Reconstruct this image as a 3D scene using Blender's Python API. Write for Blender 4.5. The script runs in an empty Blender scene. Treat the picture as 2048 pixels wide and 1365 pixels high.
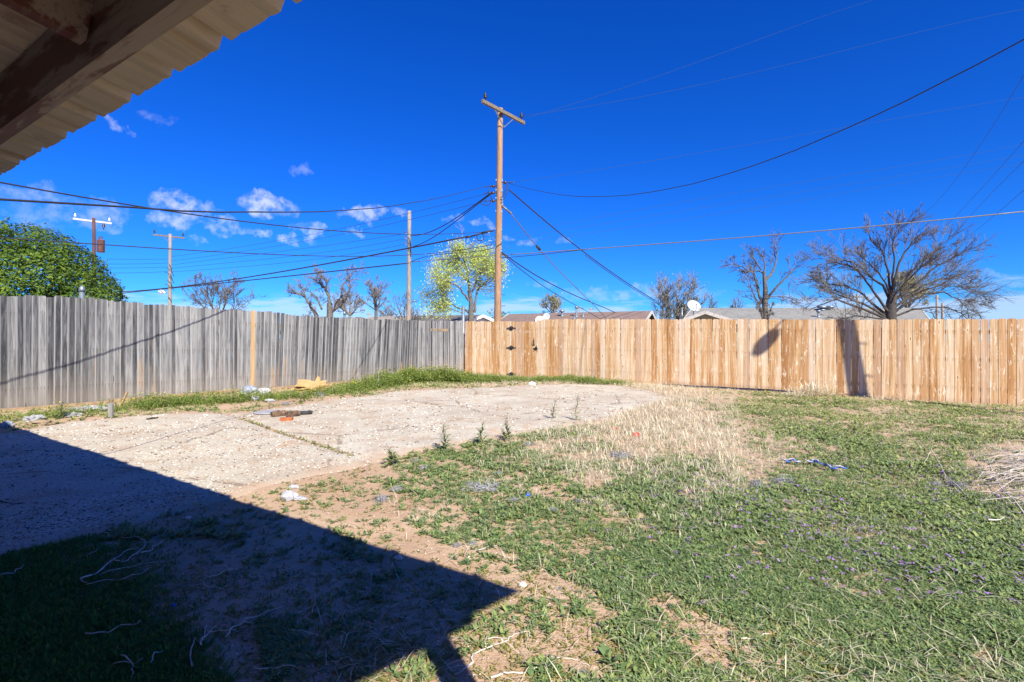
import bpy, math, random
import numpy as np
from mathutils import Vector, Matrix, noise as mnoise

random.seed(7)
rng = np.random.default_rng(7)
scene = bpy.context.scene
COL = scene.collection

# ------------------------------------------------------------------ camera
CAMZ = 1.312
cam_d = bpy.data.cameras.new('camera')
cam = bpy.data.objects.new('camera', cam_d)
COL.objects.link(cam)
cam.location = (0, 0, CAMZ)
cam.rotation_euler = (math.radians(90), 0, 0)
cam_d.sensor_width = 36.0
cam_d.lens = 18.0
cam_d.clip_start = 0.05
cam_d.clip_end = 6000
scene.camera = cam
F = 1024.0                                  # focal length in pixels of the 2048 px wide photograph

# ------------------------------------------------------------------ sun, sky, exposure
SUN_H = Vector((-0.43, 0.903, 0)).normalized()     # where the light travels, in plan
SUN_EL = math.radians(38.7)
SUN_D = Vector((SUN_H.x * math.cos(SUN_EL), SUN_H.y * math.cos(SUN_EL), -math.sin(SUN_EL)))
sd = bpy.data.lights.new('sun', 'SUN')
sd.energy = 5.0
sd.angle = math.radians(0.53)
sd.color = (1.0, 0.95, 0.82)
sun = bpy.data.objects.new('sun', sd)
COL.objects.link(sun)
sun.rotation_euler = SUN_D.to_track_quat('-Z', 'Y').to_euler()
sun.location = (4, -8, 12)

scene.view_settings.view_transform = 'Standard'
scene.view_settings.look = 'None'
scene.view_settings.exposure = 1.0
scene.view_settings.gamma = 1.0
scene.view_settings.use_curve_mapping = False

world = bpy.data.worlds.new('World')
scene.world = world
world.use_nodes = True
wt = world.node_tree
for n in list(wt.nodes):
    wt.nodes.remove(n)


class NT:
    """small node-tree helper"""
    def __init__(self, tree):
        self.t = tree

    def n(self, typ, **kw):
        nd = self.t.nodes.new(typ)
        for k, v in kw.items():
            setattr(nd, k, v)
        return nd

    def put(self, sock, v):
        if v is None:
            return
        if hasattr(v, 'is_output'):
            self.t.links.new(v, sock)
        elif isinstance(v, (tuple, list)) and len(v) == 3 and sock.type == 'RGBA':
            sock.default_value = (*v, 1)
        else:
            sock.default_value = v

    def math(self, op, a, b=None, c=None, clamp=False):
        nd = self.n('ShaderNodeMath', operation=op, use_clamp=clamp)
        self.put(nd.inputs[0], a); self.put(nd.inputs[1], b); self.put(nd.inputs[2], c)
        return nd.outputs[0]

    def vmath(self, op, a, b=None):
        nd = self.n('ShaderNodeVectorMath', operation=op)
        self.put(nd.inputs[0], a); self.put(nd.inputs[1], b)
        return nd.outputs[0]

    def mix(self, f, a, b, mode='MIX'):
        nd = self.n('ShaderNodeMix', data_type='RGBA', blend_type=mode)
        self.put(nd.inputs['Factor'], f)
        self.put(nd.inputs[6], a); self.put(nd.inputs[7], b)
        return nd.outputs[2]

    def sstep(self, v, lo, hi, a=0.0, b=1.0):
        nd = self.n('ShaderNodeMapRange', interpolation_type='SMOOTHSTEP')
        self.put(nd.inputs[0], v); self.put(nd.inputs[1], lo); self.put(nd.inputs[2], hi)
        self.put(nd.inputs[3], a); self.put(nd.inputs[4], b)
        return nd.outputs[0]

    def noise(self, vec, scale, detail=4, rough=0.55, dist=0.0):
        nd = self.n('ShaderNodeTexNoise')
        self.put(nd.inputs['Vector'], vec)
        nd.inputs['Scale'].default_value = scale
        nd.inputs['Detail'].default_value = detail
        nd.inputs['Roughness'].default_value = rough
        nd.inputs['Distortion'].default_value = dist
        return nd.outputs[0]

    def voro(self, vec, scale, feature='F1', out='Distance', rand=1.0):
        nd = self.n('ShaderNodeTexVoronoi', feature=feature)
        self.put(nd.inputs['Vector'], vec)
        nd.inputs['Scale'].default_value = scale
        nd.inputs['Randomness'].default_value = rand
        return nd.outputs[out]

    def mapping(self, vec, scale=(1, 1, 1), loc=(0, 0, 0), rot=(0, 0, 0)):
        nd = self.n('ShaderNodeMapping')
        self.put(nd.inputs[0], vec)
        nd.inputs[1].default_value = loc
        nd.inputs[2].default_value = rot
        nd.inputs[3].default_value = scale
        return nd.outputs[0]

    def ramp(self, f, stops):
        nd = self.n('ShaderNodeValToRGB')
        cr = nd.color_ramp
        while len(cr.elements) < len(stops):
            cr.elements.new(0.5)
        for e, (p, c) in zip(cr.elements, stops):
            e.position = p
            e.color = (*c, 1)
        self.put(nd.inputs[0], f)
        return nd.outputs[0]


w = NT(wt)
sky = w.n('ShaderNodeTexSky', sky_type='NISHITA')
sky.sun_disc = False
sky.sun_elevation = SUN_EL
sky.sun_rotation = math.atan2(-SUN_H.x, -SUN_H.y)
sky.altitude = 900
sky.air_density = 1.0
sky.dust_density = 0.35
sky.ozone_density = 3.0
gam = w.n('ShaderNodeGamma')
wt.links.new(sky.outputs[0], gam.inputs[0])
gam.inputs[1].default_value = 1.0
hsv = w.n('ShaderNodeHueSaturation')
hsv.inputs['Saturation'].default_value = 1.35
hsv.inputs['Hue'].default_value = 0.505
wt.links.new(gam.outputs[0], hsv.inputs['Color'])
geo = w.n('ShaderNodeTexCoord')
DIR = geo.outputs['Generated']
sep = w.n('ShaderNodeSeparateXYZ')
wt.links.new(DIR, sep.inputs[0])
az = w.math('ARCTAN2', sep.outputs[0], sep.outputs[1])
el = w.math('ARCSINE', sep.outputs[2])
# puffs of cloud, each at its own bearing and height in the sky
n1 = w.noise(DIR, 26, 6, 0.62)
n2 = w.noise(w.vmath('ADD', DIR, (3.1, 1.7, 5.2)), 26, 6, 0.62)
azd = w.math('ADD', az, w.math('MULTIPLY_ADD', n1, 0.085, -0.0425))
eld = w.math('ADD', el, w.math('MULTIPLY_ADD', n2, 0.060, -0.030))
puffs = [  # x, y (photo pixel the bearing was read from), half width, half height, strength
    (70, 392, 95, 22, .42), (110, 432, 110, 22, .35), (208, 430, 55, 30, .50), (218, 462, 26, 12, .5), (318, 400, 28, 18, .7),
    (378, 412, 58, 26, 1.0), (345, 438, 45, 18, .8), (535, 412, 58, 20, 1.0), (455, 453, 42, 16, .8), (512, 467, 22, 14, .85), (580, 480, 28, 11, .85),
    (628, 467, 17, 18, .75), (728, 428, 48, 17, .85), (235, 252, 22, 12, .5), (320, 236, 26, 10, .2), (600, 340, 24, 10, .3),
    (800, 425, 17, 8, .5), (392, 480, 20, 9, .5), (712, 467, 15, 6, .6), (905, 440, 20, 7, .35), (965, 449, 26, 9, .45), (1020, 472, 22, 8, .35), (1065, 482, 18, 9, .45),
    (1085, 568, 26, 9, .3), (600, 455, 30, 8, .4), (1130, 480, 18, 6, .3), (1240, 588, 120, 14, .42), (1390, 585, 60, 12, .3),
    (1960, 558, 95, 11, .32), (2020, 575, 120, 9, .28), (1990, 615, 120, 26, .38), (1640, 560, 60, 20, .3)]
tot = None
for (x, y, hw, hh, s) in puffs:
    k = (x - 1024) / F; t = (682 - y) / F
    a0 = math.atan(k); e0 = math.atan(t / math.sqrt(1 + k * k))
    sx = 1.0 / (hw / F / (1 + k * k)); sy = 1.0 / (hh / F / math.sqrt(1 + k * k))
    dx = w.math('MULTIPLY', w.math('SUBTRACT', azd, a0), sx)
    dy = w.math('MULTIPLY', w.math('SUBTRACT', eld, e0), sy)
    r2 = w.math('MULTIPLY_ADD', dx, dx, w.math('MULTIPLY', dy, dy))
    v = w.math('MULTIPLY', w.math('SUBTRACT', 1.25, r2, clamp=True), s)
    tot = v if tot is None else w.math('MAXIMUM', tot, v)
n3 = w.noise(DIR, 60, 6, 0.6)
puff = w.math('MULTIPLY', tot, w.sstep(n3, 0.28, 0.70))
# low bank of cloud round the horizon
bank_n = w.noise(w.mapping(DIR, (2.2, 2.2, 14)), 3.0, 6, 0.6)
bank = w.math('MULTIPLY', w.sstep(w.math('ADD', el, w.math('MULTIPLY_ADD', bank_n, -0.12, 0.06)), 0.055, 0.078, 1.0, 0.0), 0.55)
bank = w.math('MULTIPLY', bank, w.sstep(bank_n, 0.28, 0.62, 0.45, 1.0))
cl = w.math('MAXIMUM', w.math('MULTIPLY', puff, 0.85), bank)
cl = w.math('MULTIPLY', cl, w.sstep(el, -0.02, 0.0))
deep = w.mix(1.0, hsv.outputs[0], (0.18, 0.63, 1.30), 'MULTIPLY')
skyc = w.mix(cl, deep, (5.4, 6.0, 7.6))
bg = w.n('ShaderNodeBackground')
wt.links.new(skyc, bg.inputs[0])
bg.inputs[1].default_value = 0.072
wo = w.n('ShaderNodeOutputWorld')
wt.links.new(bg.outputs[0], wo.inputs[0])

# ------------------------------------------------------------------ where things are
def gbase(X, Y):
    X = np.clip(X, -14, 15); Y = np.clip(Y, -4, 20)
    return -0.0155 * X + 0.011 * Y

def gz(X, Y):
    """height of the ground"""
    X = np.asarray(X, float); Y = np.asarray(Y, float)
    fade = np.clip((30 - np.hypot(X, Y - 8)) / 8, 0, 1)
    b = 0.010 * np.sin(1.7 * X + 0.6 * Y + 1) * np.sin(1.3 * Y - 0.7 * X) + 0.006 * np.sin(4.1 * X - 2.2 * Y) * np.sin(3.7 * Y + 1.1 * X) \
        + 0.003 * np.sin(9.7 * X + 3) * np.sin(8.9 * Y + 1)
    return gbase(X, Y) + b * fade

def P(x, y, Z):
    """the point that lies Z metres ahead and shows at photo pixel x, y"""
    return Vector(((x - 1024) / F * Z, Z, CAMZ + (682 - y) / F * Z))

def G(x, y):
    """the point of the ground that shows at photo pixel x, y"""
    k = (x - 1024) / F
    Z = CAMZ / ((y - 682) / F - 0.0155 * k + 0.011)
    X = k * Z
    return Vector((X, Z, float(gz(X, Z))))

def GXY(x, y):
    k = (np.asarray(x, float) - 1024) / F
    Z = CAMZ / ((np.asarray(y, float) - 682) / F - 0.0155 * k + 0.011)
    return k * Z, Z

def pix(X, Y, z=None):
    z = gz(X, Y) if z is None else z
    return 1024 + F * X / Y, 682 - F * (z - CAMZ) / Y

# ------------------------------------------------------------------ object helpers
def tag(o, label=None, cat=None, group=None, kind=None):
    if label: o['label'] = label
    if cat: o['category'] = cat
    if group: o['group'] = group
    if kind: o['kind'] = kind
    return o

def thing(name, label, cat, loc=(0, 0, 0), group=None, rz=0.0):
    o = bpy.data.objects.new(name, None)
    o.empty_display_size = 0.2
    COL.objects.link(o)
    o.location = loc
    o.rotation_euler = (0, 0, rz)
    return tag(o, label, cat, group)

class MB:
    """collects shapes, then links them as ONE mesh object"""
    def __init__(self):
        self.v = []; self.f = []; self.nv = 0; self.smooth = []

    def add(self, verts, faces, smooth=False):
        verts = [tuple(v) for v in verts]
        self.v.extend(verts)
        b = self.nv
        self.f.extend([tuple(i + b for i in f) for f in faces])
        self.smooth.extend([smooth] * len(faces))
        self.nv += len(verts)
        return self

    def box(self, c, s, m=None):
        x, y, z = (q / 2 for q in s)
        vs = [Vector((i * x, j * y, k * z)) for i in (-1, 1) for j in (-1, 1) for k in (-1, 1)]
        if m is not None:
            vs = [m @ v for v in vs]
        c = Vector(c)
        return self.add([v + c for v in vs], [(0, 1, 3, 2), (4, 6, 7, 5), (0, 4, 5, 1), (2, 3, 7, 6), (0, 2, 6, 4), (1, 5, 7, 3)])

    def beam(self, a, b, wdt, hgt):
        """box of section wdt x hgt from a to b"""
        a = Vector(a); b = Vector(b); d = (b - a); L = d.length; d.normalize()
        side = d.cross(Vector((0, 0, 1)))
        if side.length < 1e-4: side = Vector((1, 0, 0))
        side.normalize(); up = side.cross(d)
        m = Matrix((side, d, up)).transposed()
        return self.box((a + b) / 2, (wdt, L, hgt), m)

    def tube(self, pts, rad, sides=6, cap=True, smooth=True):
        pts = [Vector(p) for p in pts]
        n = len(pts)
        if not hasattr(rad, '__len__'): rad = [rad] * n
        vs = []; fs = []
        up = None
        for i, p in enumerate(pts):
            d = (pts[min(i + 1, n - 1)] - pts[max(i - 1, 0)])
            if d.length < 1e-9: d = Vector((0, 0, 1))
            d.normalize()
            if up is None:
                up = Vector((0, 0, 1)) if abs(d.z) < 0.9 else Vector((1, 0, 0))
            s = d.cross(up)
            if s.length < 1e-5: s = d.cross(Vector((1, 0.3, 0)))
            s.normalize(); u = s.cross(d); up = u
            for j in range(sides):
                a = 2 * math.pi * j / sides
                vs.append(p + (s * math.cos(a) + u * math.sin(a)) * rad[i])
        for i in range(n - 1):
            for j in range(sides):
                k = (j + 1) % sides
                fs.append((i * sides + j, i * sides + k, (i + 1) * sides + k, (i + 1) * sides + j))
        if cap:
            fs.append(tuple(range(sides - 1, -1, -1)))
            fs.append(tuple((n - 1) * sides + j for j in range(sides)))
        return self.add(vs, fs, smooth)

    def lathe(self, prof, c=(0, 0, 0), sides=16, axis=None, smooth=True):
        """prof: (radius, height) pairs round the axis"""
        m = Matrix.Identity(3) if axis is None else Vector(axis).normalized().to_track_quat('Z', 'Y').to_matrix()
        c = Vector(c); vs = []; fs = []
        for r, h in prof:
            for j in range(sides):
                a = 2 * math.pi * j / sides
                vs.append(c + m @ Vector((r * math.cos(a), r * math.sin(a), h)))
        for i in range(len(prof) - 1):
            for j in range(sides):
                k = (j + 1) % sides
                fs.append((i * sides + j, i * sides + k, (i + 1) * sides + k, (i + 1) * sides + j))
        fs.append(tuple(range(sides - 1, -1, -1)))
        fs.append(tuple((len(prof) - 1) * sides + j for j in range(sides)))
        return self.add(vs, fs, smooth)

    def prism(self, poly, depth, o=(0, 0, 0), ux=(1, 0, 0), uy=(0, 0, 1)):
        """flat outline extruded by depth along ux x uy"""
        ux = Vector(ux).normalized(); uy = Vector(uy).normalized(); nz = ux.cross(uy); o = Vector(o); n = len(poly)
        vs = [o + ux * x + uy * y for x, y in poly] + [o + ux * x + uy * y + nz * depth for x, y in poly]
        fs = [tuple(range(n - 1, -1, -1)), tuple(range(n, 2 * n))] + [(i, (i + 1) % n, n + (i + 1) % n, n + i) for i in range(n)]
        return self.add(vs, fs)

    def mesh(self, name, material=None, origin=(0, 0, 0)):
        me = bpy.data.meshes.new(name)
        ox, oy, oz = origin
        me.from_pydata([(x - ox, y - oy, z - oz) for x, y, z in self.v], [], self.f)
        me.polygons.foreach_set('use_smooth', self.smooth)
        if material: me.materials.append(material)
        me.update()
        return me

    def build(self, name, material, parent=None, origin=None):
        """parent: points are world points, stored relative to the parent's place"""
        if origin is None:
            origin = tuple(parent.matrix_basis.translation) if parent is not None and parent.parent is None and parent.type == 'EMPTY' else (0, 0, 0)
        o = bpy.data.objects.new(name, self.mesh(name, material, origin))
        COL.objects.link(o)
        if parent is not None: o.parent = parent
        return o

def npmesh(name, V, Fa, material, attr=None, smooth=False):
    """mesh object from numpy arrays; Fa is (n,3) or (n,4)"""
    me = bpy.data.meshes.new(name)
    k = Fa.shape[1]
    me.vertices.add(len(V)); me.vertices.foreach_set('co', np.ascontiguousarray(V, np.float32).ravel())
    me.loops.add(Fa.size); me.loops.foreach_set('vertex_index', np.ascontiguousarray(Fa, np.int32).ravel())
    me.polygons.add(len(Fa))
    me.polygons.foreach_set('loop_start', np.arange(0, Fa.size, k, dtype=np.int32))
    me.polygons.foreach_set('loop_total', np.full(len(Fa), k, np.int32))
    if smooth: me.polygons.foreach_set('use_smooth', np.ones(len(Fa), bool))
    if attr is not None:
        a = me.attributes.new('tint', 'FLOAT', 'POINT')
        a.data.foreach_set('value', np.ascontiguousarray(attr, np.float32))
    me.update(calc_edges=True)
    me.validate()
    if material: me.materials.append(material)
    o = bpy.data.objects.new(name, me)
    COL.objects.link(o)
    return o

# ------------------------------------------------------------------ materials
def new_mat(name):
    m = bpy.data.materials.new(name)
    m.use_nodes = True
    nt = NT(m.node_tree)
    b = m.node_tree.nodes['Principled BSDF']
    b.inputs['Specular IOR Level'].default_value = 0.25
    return m, nt, b

def bump(nt, b, height, strength=0.4, dist=0.01):
    nd = nt.n('ShaderNodeBump')
    nd.inputs['Strength'].default_value = strength
    nd.inputs['Distance'].default_value = dist
    nt.put(nd.inputs['Height'], height)
    nt.t.links.new(nd.outputs[0], b.inputs['Normal'])

def simple(name, c1, c2=None, scale=8.0, rough=0.7, metal=0.0, bmp=0.0, stretch=(1, 1, 1), spec=0.25):
    """two tones mixed by noise"""
    m, nt, b = new_mat(name)
    co = nt.n('ShaderNodeTexCoord').outputs['Object']
    nz = nt.noise(nt.mapping(co, stretch), scale, 5, 0.6)
    nt.put(b.inputs['Base Color'], nt.mix(nt.sstep(nz, 0.32, 0.68), c1, c2 or tuple(q * 0.7 for q in c1)))
    b.inputs['Roughness'].default_value = rough
    b.inputs['Metallic'].default_value = metal
    b.inputs['Specular IOR Level'].default_value = spec
    if bmp: bump(nt, b, nz, bmp, 0.01)
    return m

def pickets_mat(name, kind):
    m, nt, b = new_mat(name)
    oi = nt.n('ShaderNodeObjectInfo')
    R = oi.outputs['Random']
    co = nt.n('ShaderNodeTexCoord').outputs['Object']
    off = nt.n('ShaderNodeCombineXYZ')
    nt.put(off.inputs[0], nt.math('MULTIPLY', R, 91.0)); nt.put(off.inputs[1], nt.math('MULTIPLY', R, 37.0)); nt.put(off.inputs[2], nt.math('MULTIPLY', R, 53.0))
    v = nt.vmath('ADD', co, off.outputs[0])
    R2 = nt.math('FRACT', nt.math('MULTIPLY', R, 7.31))
    R3 = nt.math('FRACT', nt.math('MULTIPLY', R, 23.7))
    zsep = nt.n('ShaderNodeSeparateXYZ'); nt.put(zsep.inputs[0], co)
    if kind == 'new':
        fine = nt.noise(nt.mapping(v, (75, 75, 2.0)), 1.0, 4, 0.6, 0.6)
        broad = nt.noise(nt.mapping(v, (16, 16, 1.1)), 1.0, 4, 0.6, 1.2)
        t = nt.math('ADD', nt.math('MULTIPLY', broad, 1.15), nt.math('MULTIPLY_ADD', R2, 0.38, -0.25))
        # sawn grain: cathedral arches
        wv = nt.n('ShaderNodeTexWave', wave_type='BANDS', bands_direction='X')
        nt.put(wv.inputs['Vector'], nt.mapping(v, (1, 1, 0.06)))
        wv.inputs['Scale'].default_value = 15; wv.inputs['Distortion'].default_value = 7; wv.inputs['Detail'].default_value = 2
        wv.inputs['Detail Scale'].default_value = 1.0
        c = nt.ramp(t, [(0.27, (.60, .48, .355)), (0.42, (.52, .37, .225)), (0.55, (.44, .255, .115)), (0.74, (.30, .14, .05))])
        c = nt.mix(nt.math('MULTIPLY', nt.sstep(fine, 0.45, 0.75), 0.40), c, (.36, .19, .085))
        c = nt.mix(nt.math('MULTIPLY', nt.sstep(wv.outputs[0], 0.55, 0.95), nt.sstep(R3, 0.35, 0.9, 0.0, 0.55)), c, (.42, .22, .10))
        pale = nt.noise(nt.mapping(v, (19, 19, 7.5)), 1.0, 6, 0.68, 0.8)
        c = nt.mix(nt.math('MULTIPLY', nt.sstep(pale, 0.57, 0.68), 0.85), c, (.70, .63, .52))
        # greyed boards further along the run are simply older stock
        c = nt.mix(nt.math('MULTIPLY', nt.sstep(R3, 0.7, 1.0), 0.30), c, (.52, .46, .40))
        kd = nt.voro(nt.mapping(v, (8, 8, 4.2)), 1.0)
        c = nt.mix(nt.sstep(kd, 0.20, 0.12, 0.0, 0.45), c, (.62, .50, .36))
        c = nt.mix(nt.sstep(kd, 0.06, 0.11, 0.85, 0.0), c, (.15, .07, .033))
        c = nt.mix(nt.sstep(nt.math('MULTIPLY_ADD', fine, .06, zsep.outputs[2]), 0.11, 0.03, 0.0, 0.55), c, (.30, .20, .13))
        nails = None
        for zn in (.20, .53, .86):
            dz_ = nt.math('MULTIPLY', nt.math('SUBTRACT', zsep.outputs[2], zn), 1.8)
            dx_ = nt.math('SUBTRACT', nt.math('ABSOLUTE', zsep.outputs[0]), .045)
            rr_ = nt.math('SQRT', nt.math('MULTIPLY_ADD', dz_, dz_, nt.math('MULTIPLY', dx_, dx_)))
            q_ = nt.sstep(rr_, .003, .008, 1.0, 0.0)
            drip = nt.math('MULTIPLY', nt.sstep(nt.math('ABSOLUTE', dx_), .003, .009, .45, 0.0), nt.math('MULTIPLY', nt.sstep(dz_, -.10, 0.0), nt.sstep(dz_, .006, 0.0)))
            q_ = nt.math('MAXIMUM', q_, drip)
            nails = q_ if nails is None else nt.math('MAXIMUM', nails, q_)
        c = nt.mix(nt.math('MULTIPLY', nails, .8), c, (.05, .035, .028))
        bump(nt, b, fine, 0.25, 0.004)
        b.inputs['Roughness'].default_value = 0.75
    else:
        fine = nt.noise(nt.mapping(v, (110, 110, 4.5)), 1.0, 5, 0.68, 0.8)
        broad = nt.noise(nt.mapping(v, (15, 15, 2.4)), 1.0, 6, 0.62, 0.9)
        t = nt.math('ADD', nt.math('MULTIPLY', broad, 1.1), nt.math('MULTIPLY_ADD', R2, 0.40, -0.25))
        c = nt.ramp(t, [(0.24, (.032, .033, .037)), (0.42, (.085, .085, .090)), (0.60, (.165, .163, .165)), (0.82, (.29, .285, .28))])
        c = nt.mix(nt.math('MULTIPLY', nt.sstep(fine, 0.50, 0.72), 0.55), c, (.065, .065, .072))
        c = nt.mix(nt.math('MULTIPLY', nt.sstep(fine, 0.46, 0.30), 0.40), c, (.34, .34, .345))
        ax = nt.math('ABSOLUTE', zsep.outputs[0])
        c = nt.mix(nt.math('MULTIPLY', nt.sstep(ax, 0.028, 0.044), nt.sstep(R3, 0.1, 0.8, 0.25, 0.7)), c, (.37, .37, .375))  # worn edges, and the light they catch, put in as paler colour
        # worn brown patches low on the boards, unpainted new stock where R3 is high
        tanp = nt.math('MULTIPLY', nt.sstep(nt.noise(nt.mapping(v, (9, 9, 2.2)), 1.0, 3, 0.5), 0.56, 0.66), nt.sstep(zsep.outputs[2], 0.15, 0.75, 0.8, 0.0))
        c = nt.mix(nt.math('MULTIPLY', tanp, nt.sstep(R3, 0.55, 0.9)), c, (.34, .22, .13))
        c = nt.mix(nt.math('MULTIPLY', nt.sstep(zsep.outputs[2], 0.0, 0.45, 1.0, 0.0), 0.45), c, (.25, .205, .165))
        kd = nt.voro(nt.mapping(v, (8, 8, 2.2)), 1.0)
        c = nt.mix(nt.sstep(kd, 0.05, 0.11, 0.8, 0.0), c, (.035, .033, .035))
        nails = None
        for zn in (.20, .53, .86):
            dz_ = nt.math('MULTIPLY', nt.math('SUBTRACT', zsep.outputs[2], zn), 1.8)
            dx_ = nt.math('SUBTRACT', nt.math('ABSOLUTE', zsep.outputs[0]), .022)
            rr_ = nt.math('SQRT', nt.math('MULTIPLY_ADD', dz_, dz_, nt.math('MULTIPLY', dx_, dx_)))
            q_ = nt.sstep(rr_, .003, .008, 1.0, 0.0)
            drip = nt.math('MULTIPLY', nt.sstep(nt.math('ABSOLUTE', dx_), .003, .009, .45, 0.0), nt.math('MULTIPLY', nt.sstep(dz_, -.10, 0.0), nt.sstep(dz_, .006, 0.0)))
            q_ = nt.math('MAXIMUM', q_, drip)
            nails = q_ if nails is None else nt.math('MAXIMUM', nails, q_)
        c = nt.mix(nt.math('MULTIPLY', nails, .8), c, (.05, .035, .028))
        bump(nt, b, fine, 0.6, 0.006)
        b.inputs['Roughness'].default_value = 0.85
    nt.put(b.inputs['Base Color'], c)
    return m

M = {}
M['cedar'] = pickets_mat('new_cedar', 'new')
M['gray_wood'] = pickets_mat('weathered_wood', 'old')
M['tan_wood'] = simple('tan_lumber', (.44, .29, .15), (.34, .21, .10), 6, 0.8, stretch=(8, 8, 0.7), bmp=0.2)
M['rail_wood'] = simple('rail_lumber', (.30, .22, .14), (.18, .13, .09), 5, 0.85, stretch=(1, 1, 6), bmp=0.2)
M['pole_wood'] = simple('pole_timber', (.37, .225, .13), (.21, .125, .075), 5, 0.85, stretch=(9, 9, 0.6), bmp=0.5)
M['gray_pole'] = simple('gray_pole_timber', (.33, .28, .235), (.17, .145, .125), 5, 0.9, stretch=(9, 9, 0.5), bmp=0.5)
M['red_pole'] = simple('dark_pole_timber', (.13, .06, .05), (.07, .035, .03), 5, 0.85, stretch=(8, 8, 0.6))
M['arm_wood'] = simple('crossarm_timber', (.20, .165, .12), (.10, .085, .065), 6, 0.9, stretch=(2, 2, 2), bmp=0.3)
M['pale_arm'] = simple('pale_crossarm', (.46, .46, .47), (.36, .36, .38), 6, 0.7)
M['black_iron'] = simple('black_iron', (.012, .012, .013), (.02, .02, .02), 20, 0.45, spec=0.5)
M['galv'] = simple('galvanised_steel', (.26, .31, .36), (.20, .24, .29), 14, 0.45, 0.6, spec=0.5)
M['rust'] = simple('rusty_tank', (.17, .075, .06), (.09, .045, .04), 9, 0.7)
M['porcelain'] = simple('brown_porcelain', (.05, .03, .022), (.035, .02, .016), 10, 0.25, spec=0.6)
M['white_paint'] = simple('white_paint', (.78, .77, .74), (.68, .67, .64), 6, 0.6)
M['wire'] = simple('black_cable', (.022, .023, .026), (.035, .035, .038), 20, 0.6)
M['bare_wire'] = simple('bare_strand', (.20, .20, .20), (.14, .14, .15), 20, 0.5, 0.3)
M['far_wire'] = simple('far_line_wire', (.030, .055, .075), (.022, .04, .06), 20, 0.7)
M['dish'] = simple('dish_enamel', (.46, .50, .55), (.40, .44, .50), 4, 0.45)
M['bag'] = simple('white_plastic', (.42, .42, .45), (.29, .29, .33), 14, 0.35, spec=0.5, bmp=0.4)
M['gray_bag'] = simple('gray_plastic', (.30, .33, .40), (.17, .19, .24), 18, 0.35, spec=0.5, bmp=0.5)
M['blue_plastic'] = simple('blue_plastic', (.03, .12, .55), (.02, .08, .36), 14, 0.4, spec=0.5)
M['red_plastic'] = simple('red_plastic', (.62, .08, .06), (.45, .05, .05), 14, 0.5)
M['cardboard'] = simple('cardboard', (.46, .30, .135), (.38, .235, .10), 7, 0.9)
M['brick'] = simple('red_brick', (.42, .13, .055), (.30, .09, .04), 14, 0.9, bmp=0.3)
M['charred'] = simple('charred_wood', (.022, .024, .030), (.05, .048, .05), 9, 0.8, bmp=0.5)
M['log_wood'] = simple('split_log', (.20, .12, .075), (.06, .042, .034), 5, 0.9, stretch=(1, 5, 5), bmp=0.5)
M['stone'] = simple('pale_stone', (.62, .58, .53), (.44, .40, .36), 9, 0.9, bmp=0.4)
M['stick'] = simple('bleached_stick', (.58, .52, .46), (.36, .31, .27), 14, 0.9)
M['dark_stick'] = simple('dark_stick', (.07, .05, .04), (.035, .028, .025), 14, 0.9)
M['fluff'] = simple('gray_fluff', (.34, .335, .35), (.22, .215, .225), 30, 1.0)
M['stucco_white'] = simple('pale_siding', (.62, .66, .70), (.55, .58, .62), 4, 0.9)
M['stucco_green'] = simple('olive_siding', (.32, .32, .23), (.27, .27, .19), 4, 0.9)
M['stucco_brown'] = simple('brown_siding', (.20, .13, .09), (.15, .10, .07), 4, 0.9)
M['trim_white'] = simple('trim_paint', (.54, .52, .48), (.40, .38, .35), 5, 0.7)
M['sheet'] = None

def roof_mat(name, c1, c2):
    m, nt, b = new_mat(name)
    co = nt.n('ShaderNodeTexCoord').outputs['Object']
    a = nt.noise(nt.mapping(co, (1, 1, 1)), 9, 4, 0.7)
    g = nt.voro(nt.mapping(co, (3.2, 3.2, 7)), 1.0, out='Color')
    gs = nt.n('ShaderNodeSeparateColor'); nt.put(gs.inputs[0], g)
    c = nt.mix(nt.sstep(a, 0.35, 0.7), c1, c2)
    c = nt.mix(nt.math('MULTIPLY', gs.outputs[0], 0.35), c, tuple(q * 0.45 for q in c2))
    nt.put(b.inputs['Base Color'], c)
    b.inputs['Roughness'].default_value = 0.95
    return m
M['roof_brown'] = roof_mat('brown_shingle', (.24, .17, .15), (.17, .12, .105))
M['roof_gray'] = roof_mat('gray_shingle', (.27, .265, .25), (.19, .185, .175))
M['roof_dark'] = roof_mat('dark_shingle', (.17, .16, .155), (.11, .105, .10))
M['roof_tan'] = roof_mat('tan_shingle', (.33, .29, .25), (.24, .21, .18))
M['roof_blue'] = roof_mat('blue_gray_shingle', (.24, .29, .33), (.18, .22, .25))

# corrugated porch sheet: stained cream paint
m, nt, b = new_mat('stained_sheet_metal')
co = nt.n('ShaderNodeTexCoord').outputs['Object']
co = nt.mapping(co, rot=(0, 0, -math.atan2(0.539, -0.842)))
a = nt.noise(nt.mapping(co, (11, 0.9, 1)), 1.0, 5, 0.6)
a2 = nt.noise(co, 5, 5, 0.65)
c = nt.ramp(a, [(.28, (.34, .33, .28)), (.5, (.44, .42, .36)), (.68, (.33, .27, .18)), (.85, (.18, .11, .08))])
c = nt.mix(nt.sstep(a2, .60, .74, 0, .6), c, (.20, .15, .10))
nt.put(b.inputs['Base Color'], c)
b.inputs['Roughness'].default_value = 0.6
M['sheet'] = m
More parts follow.
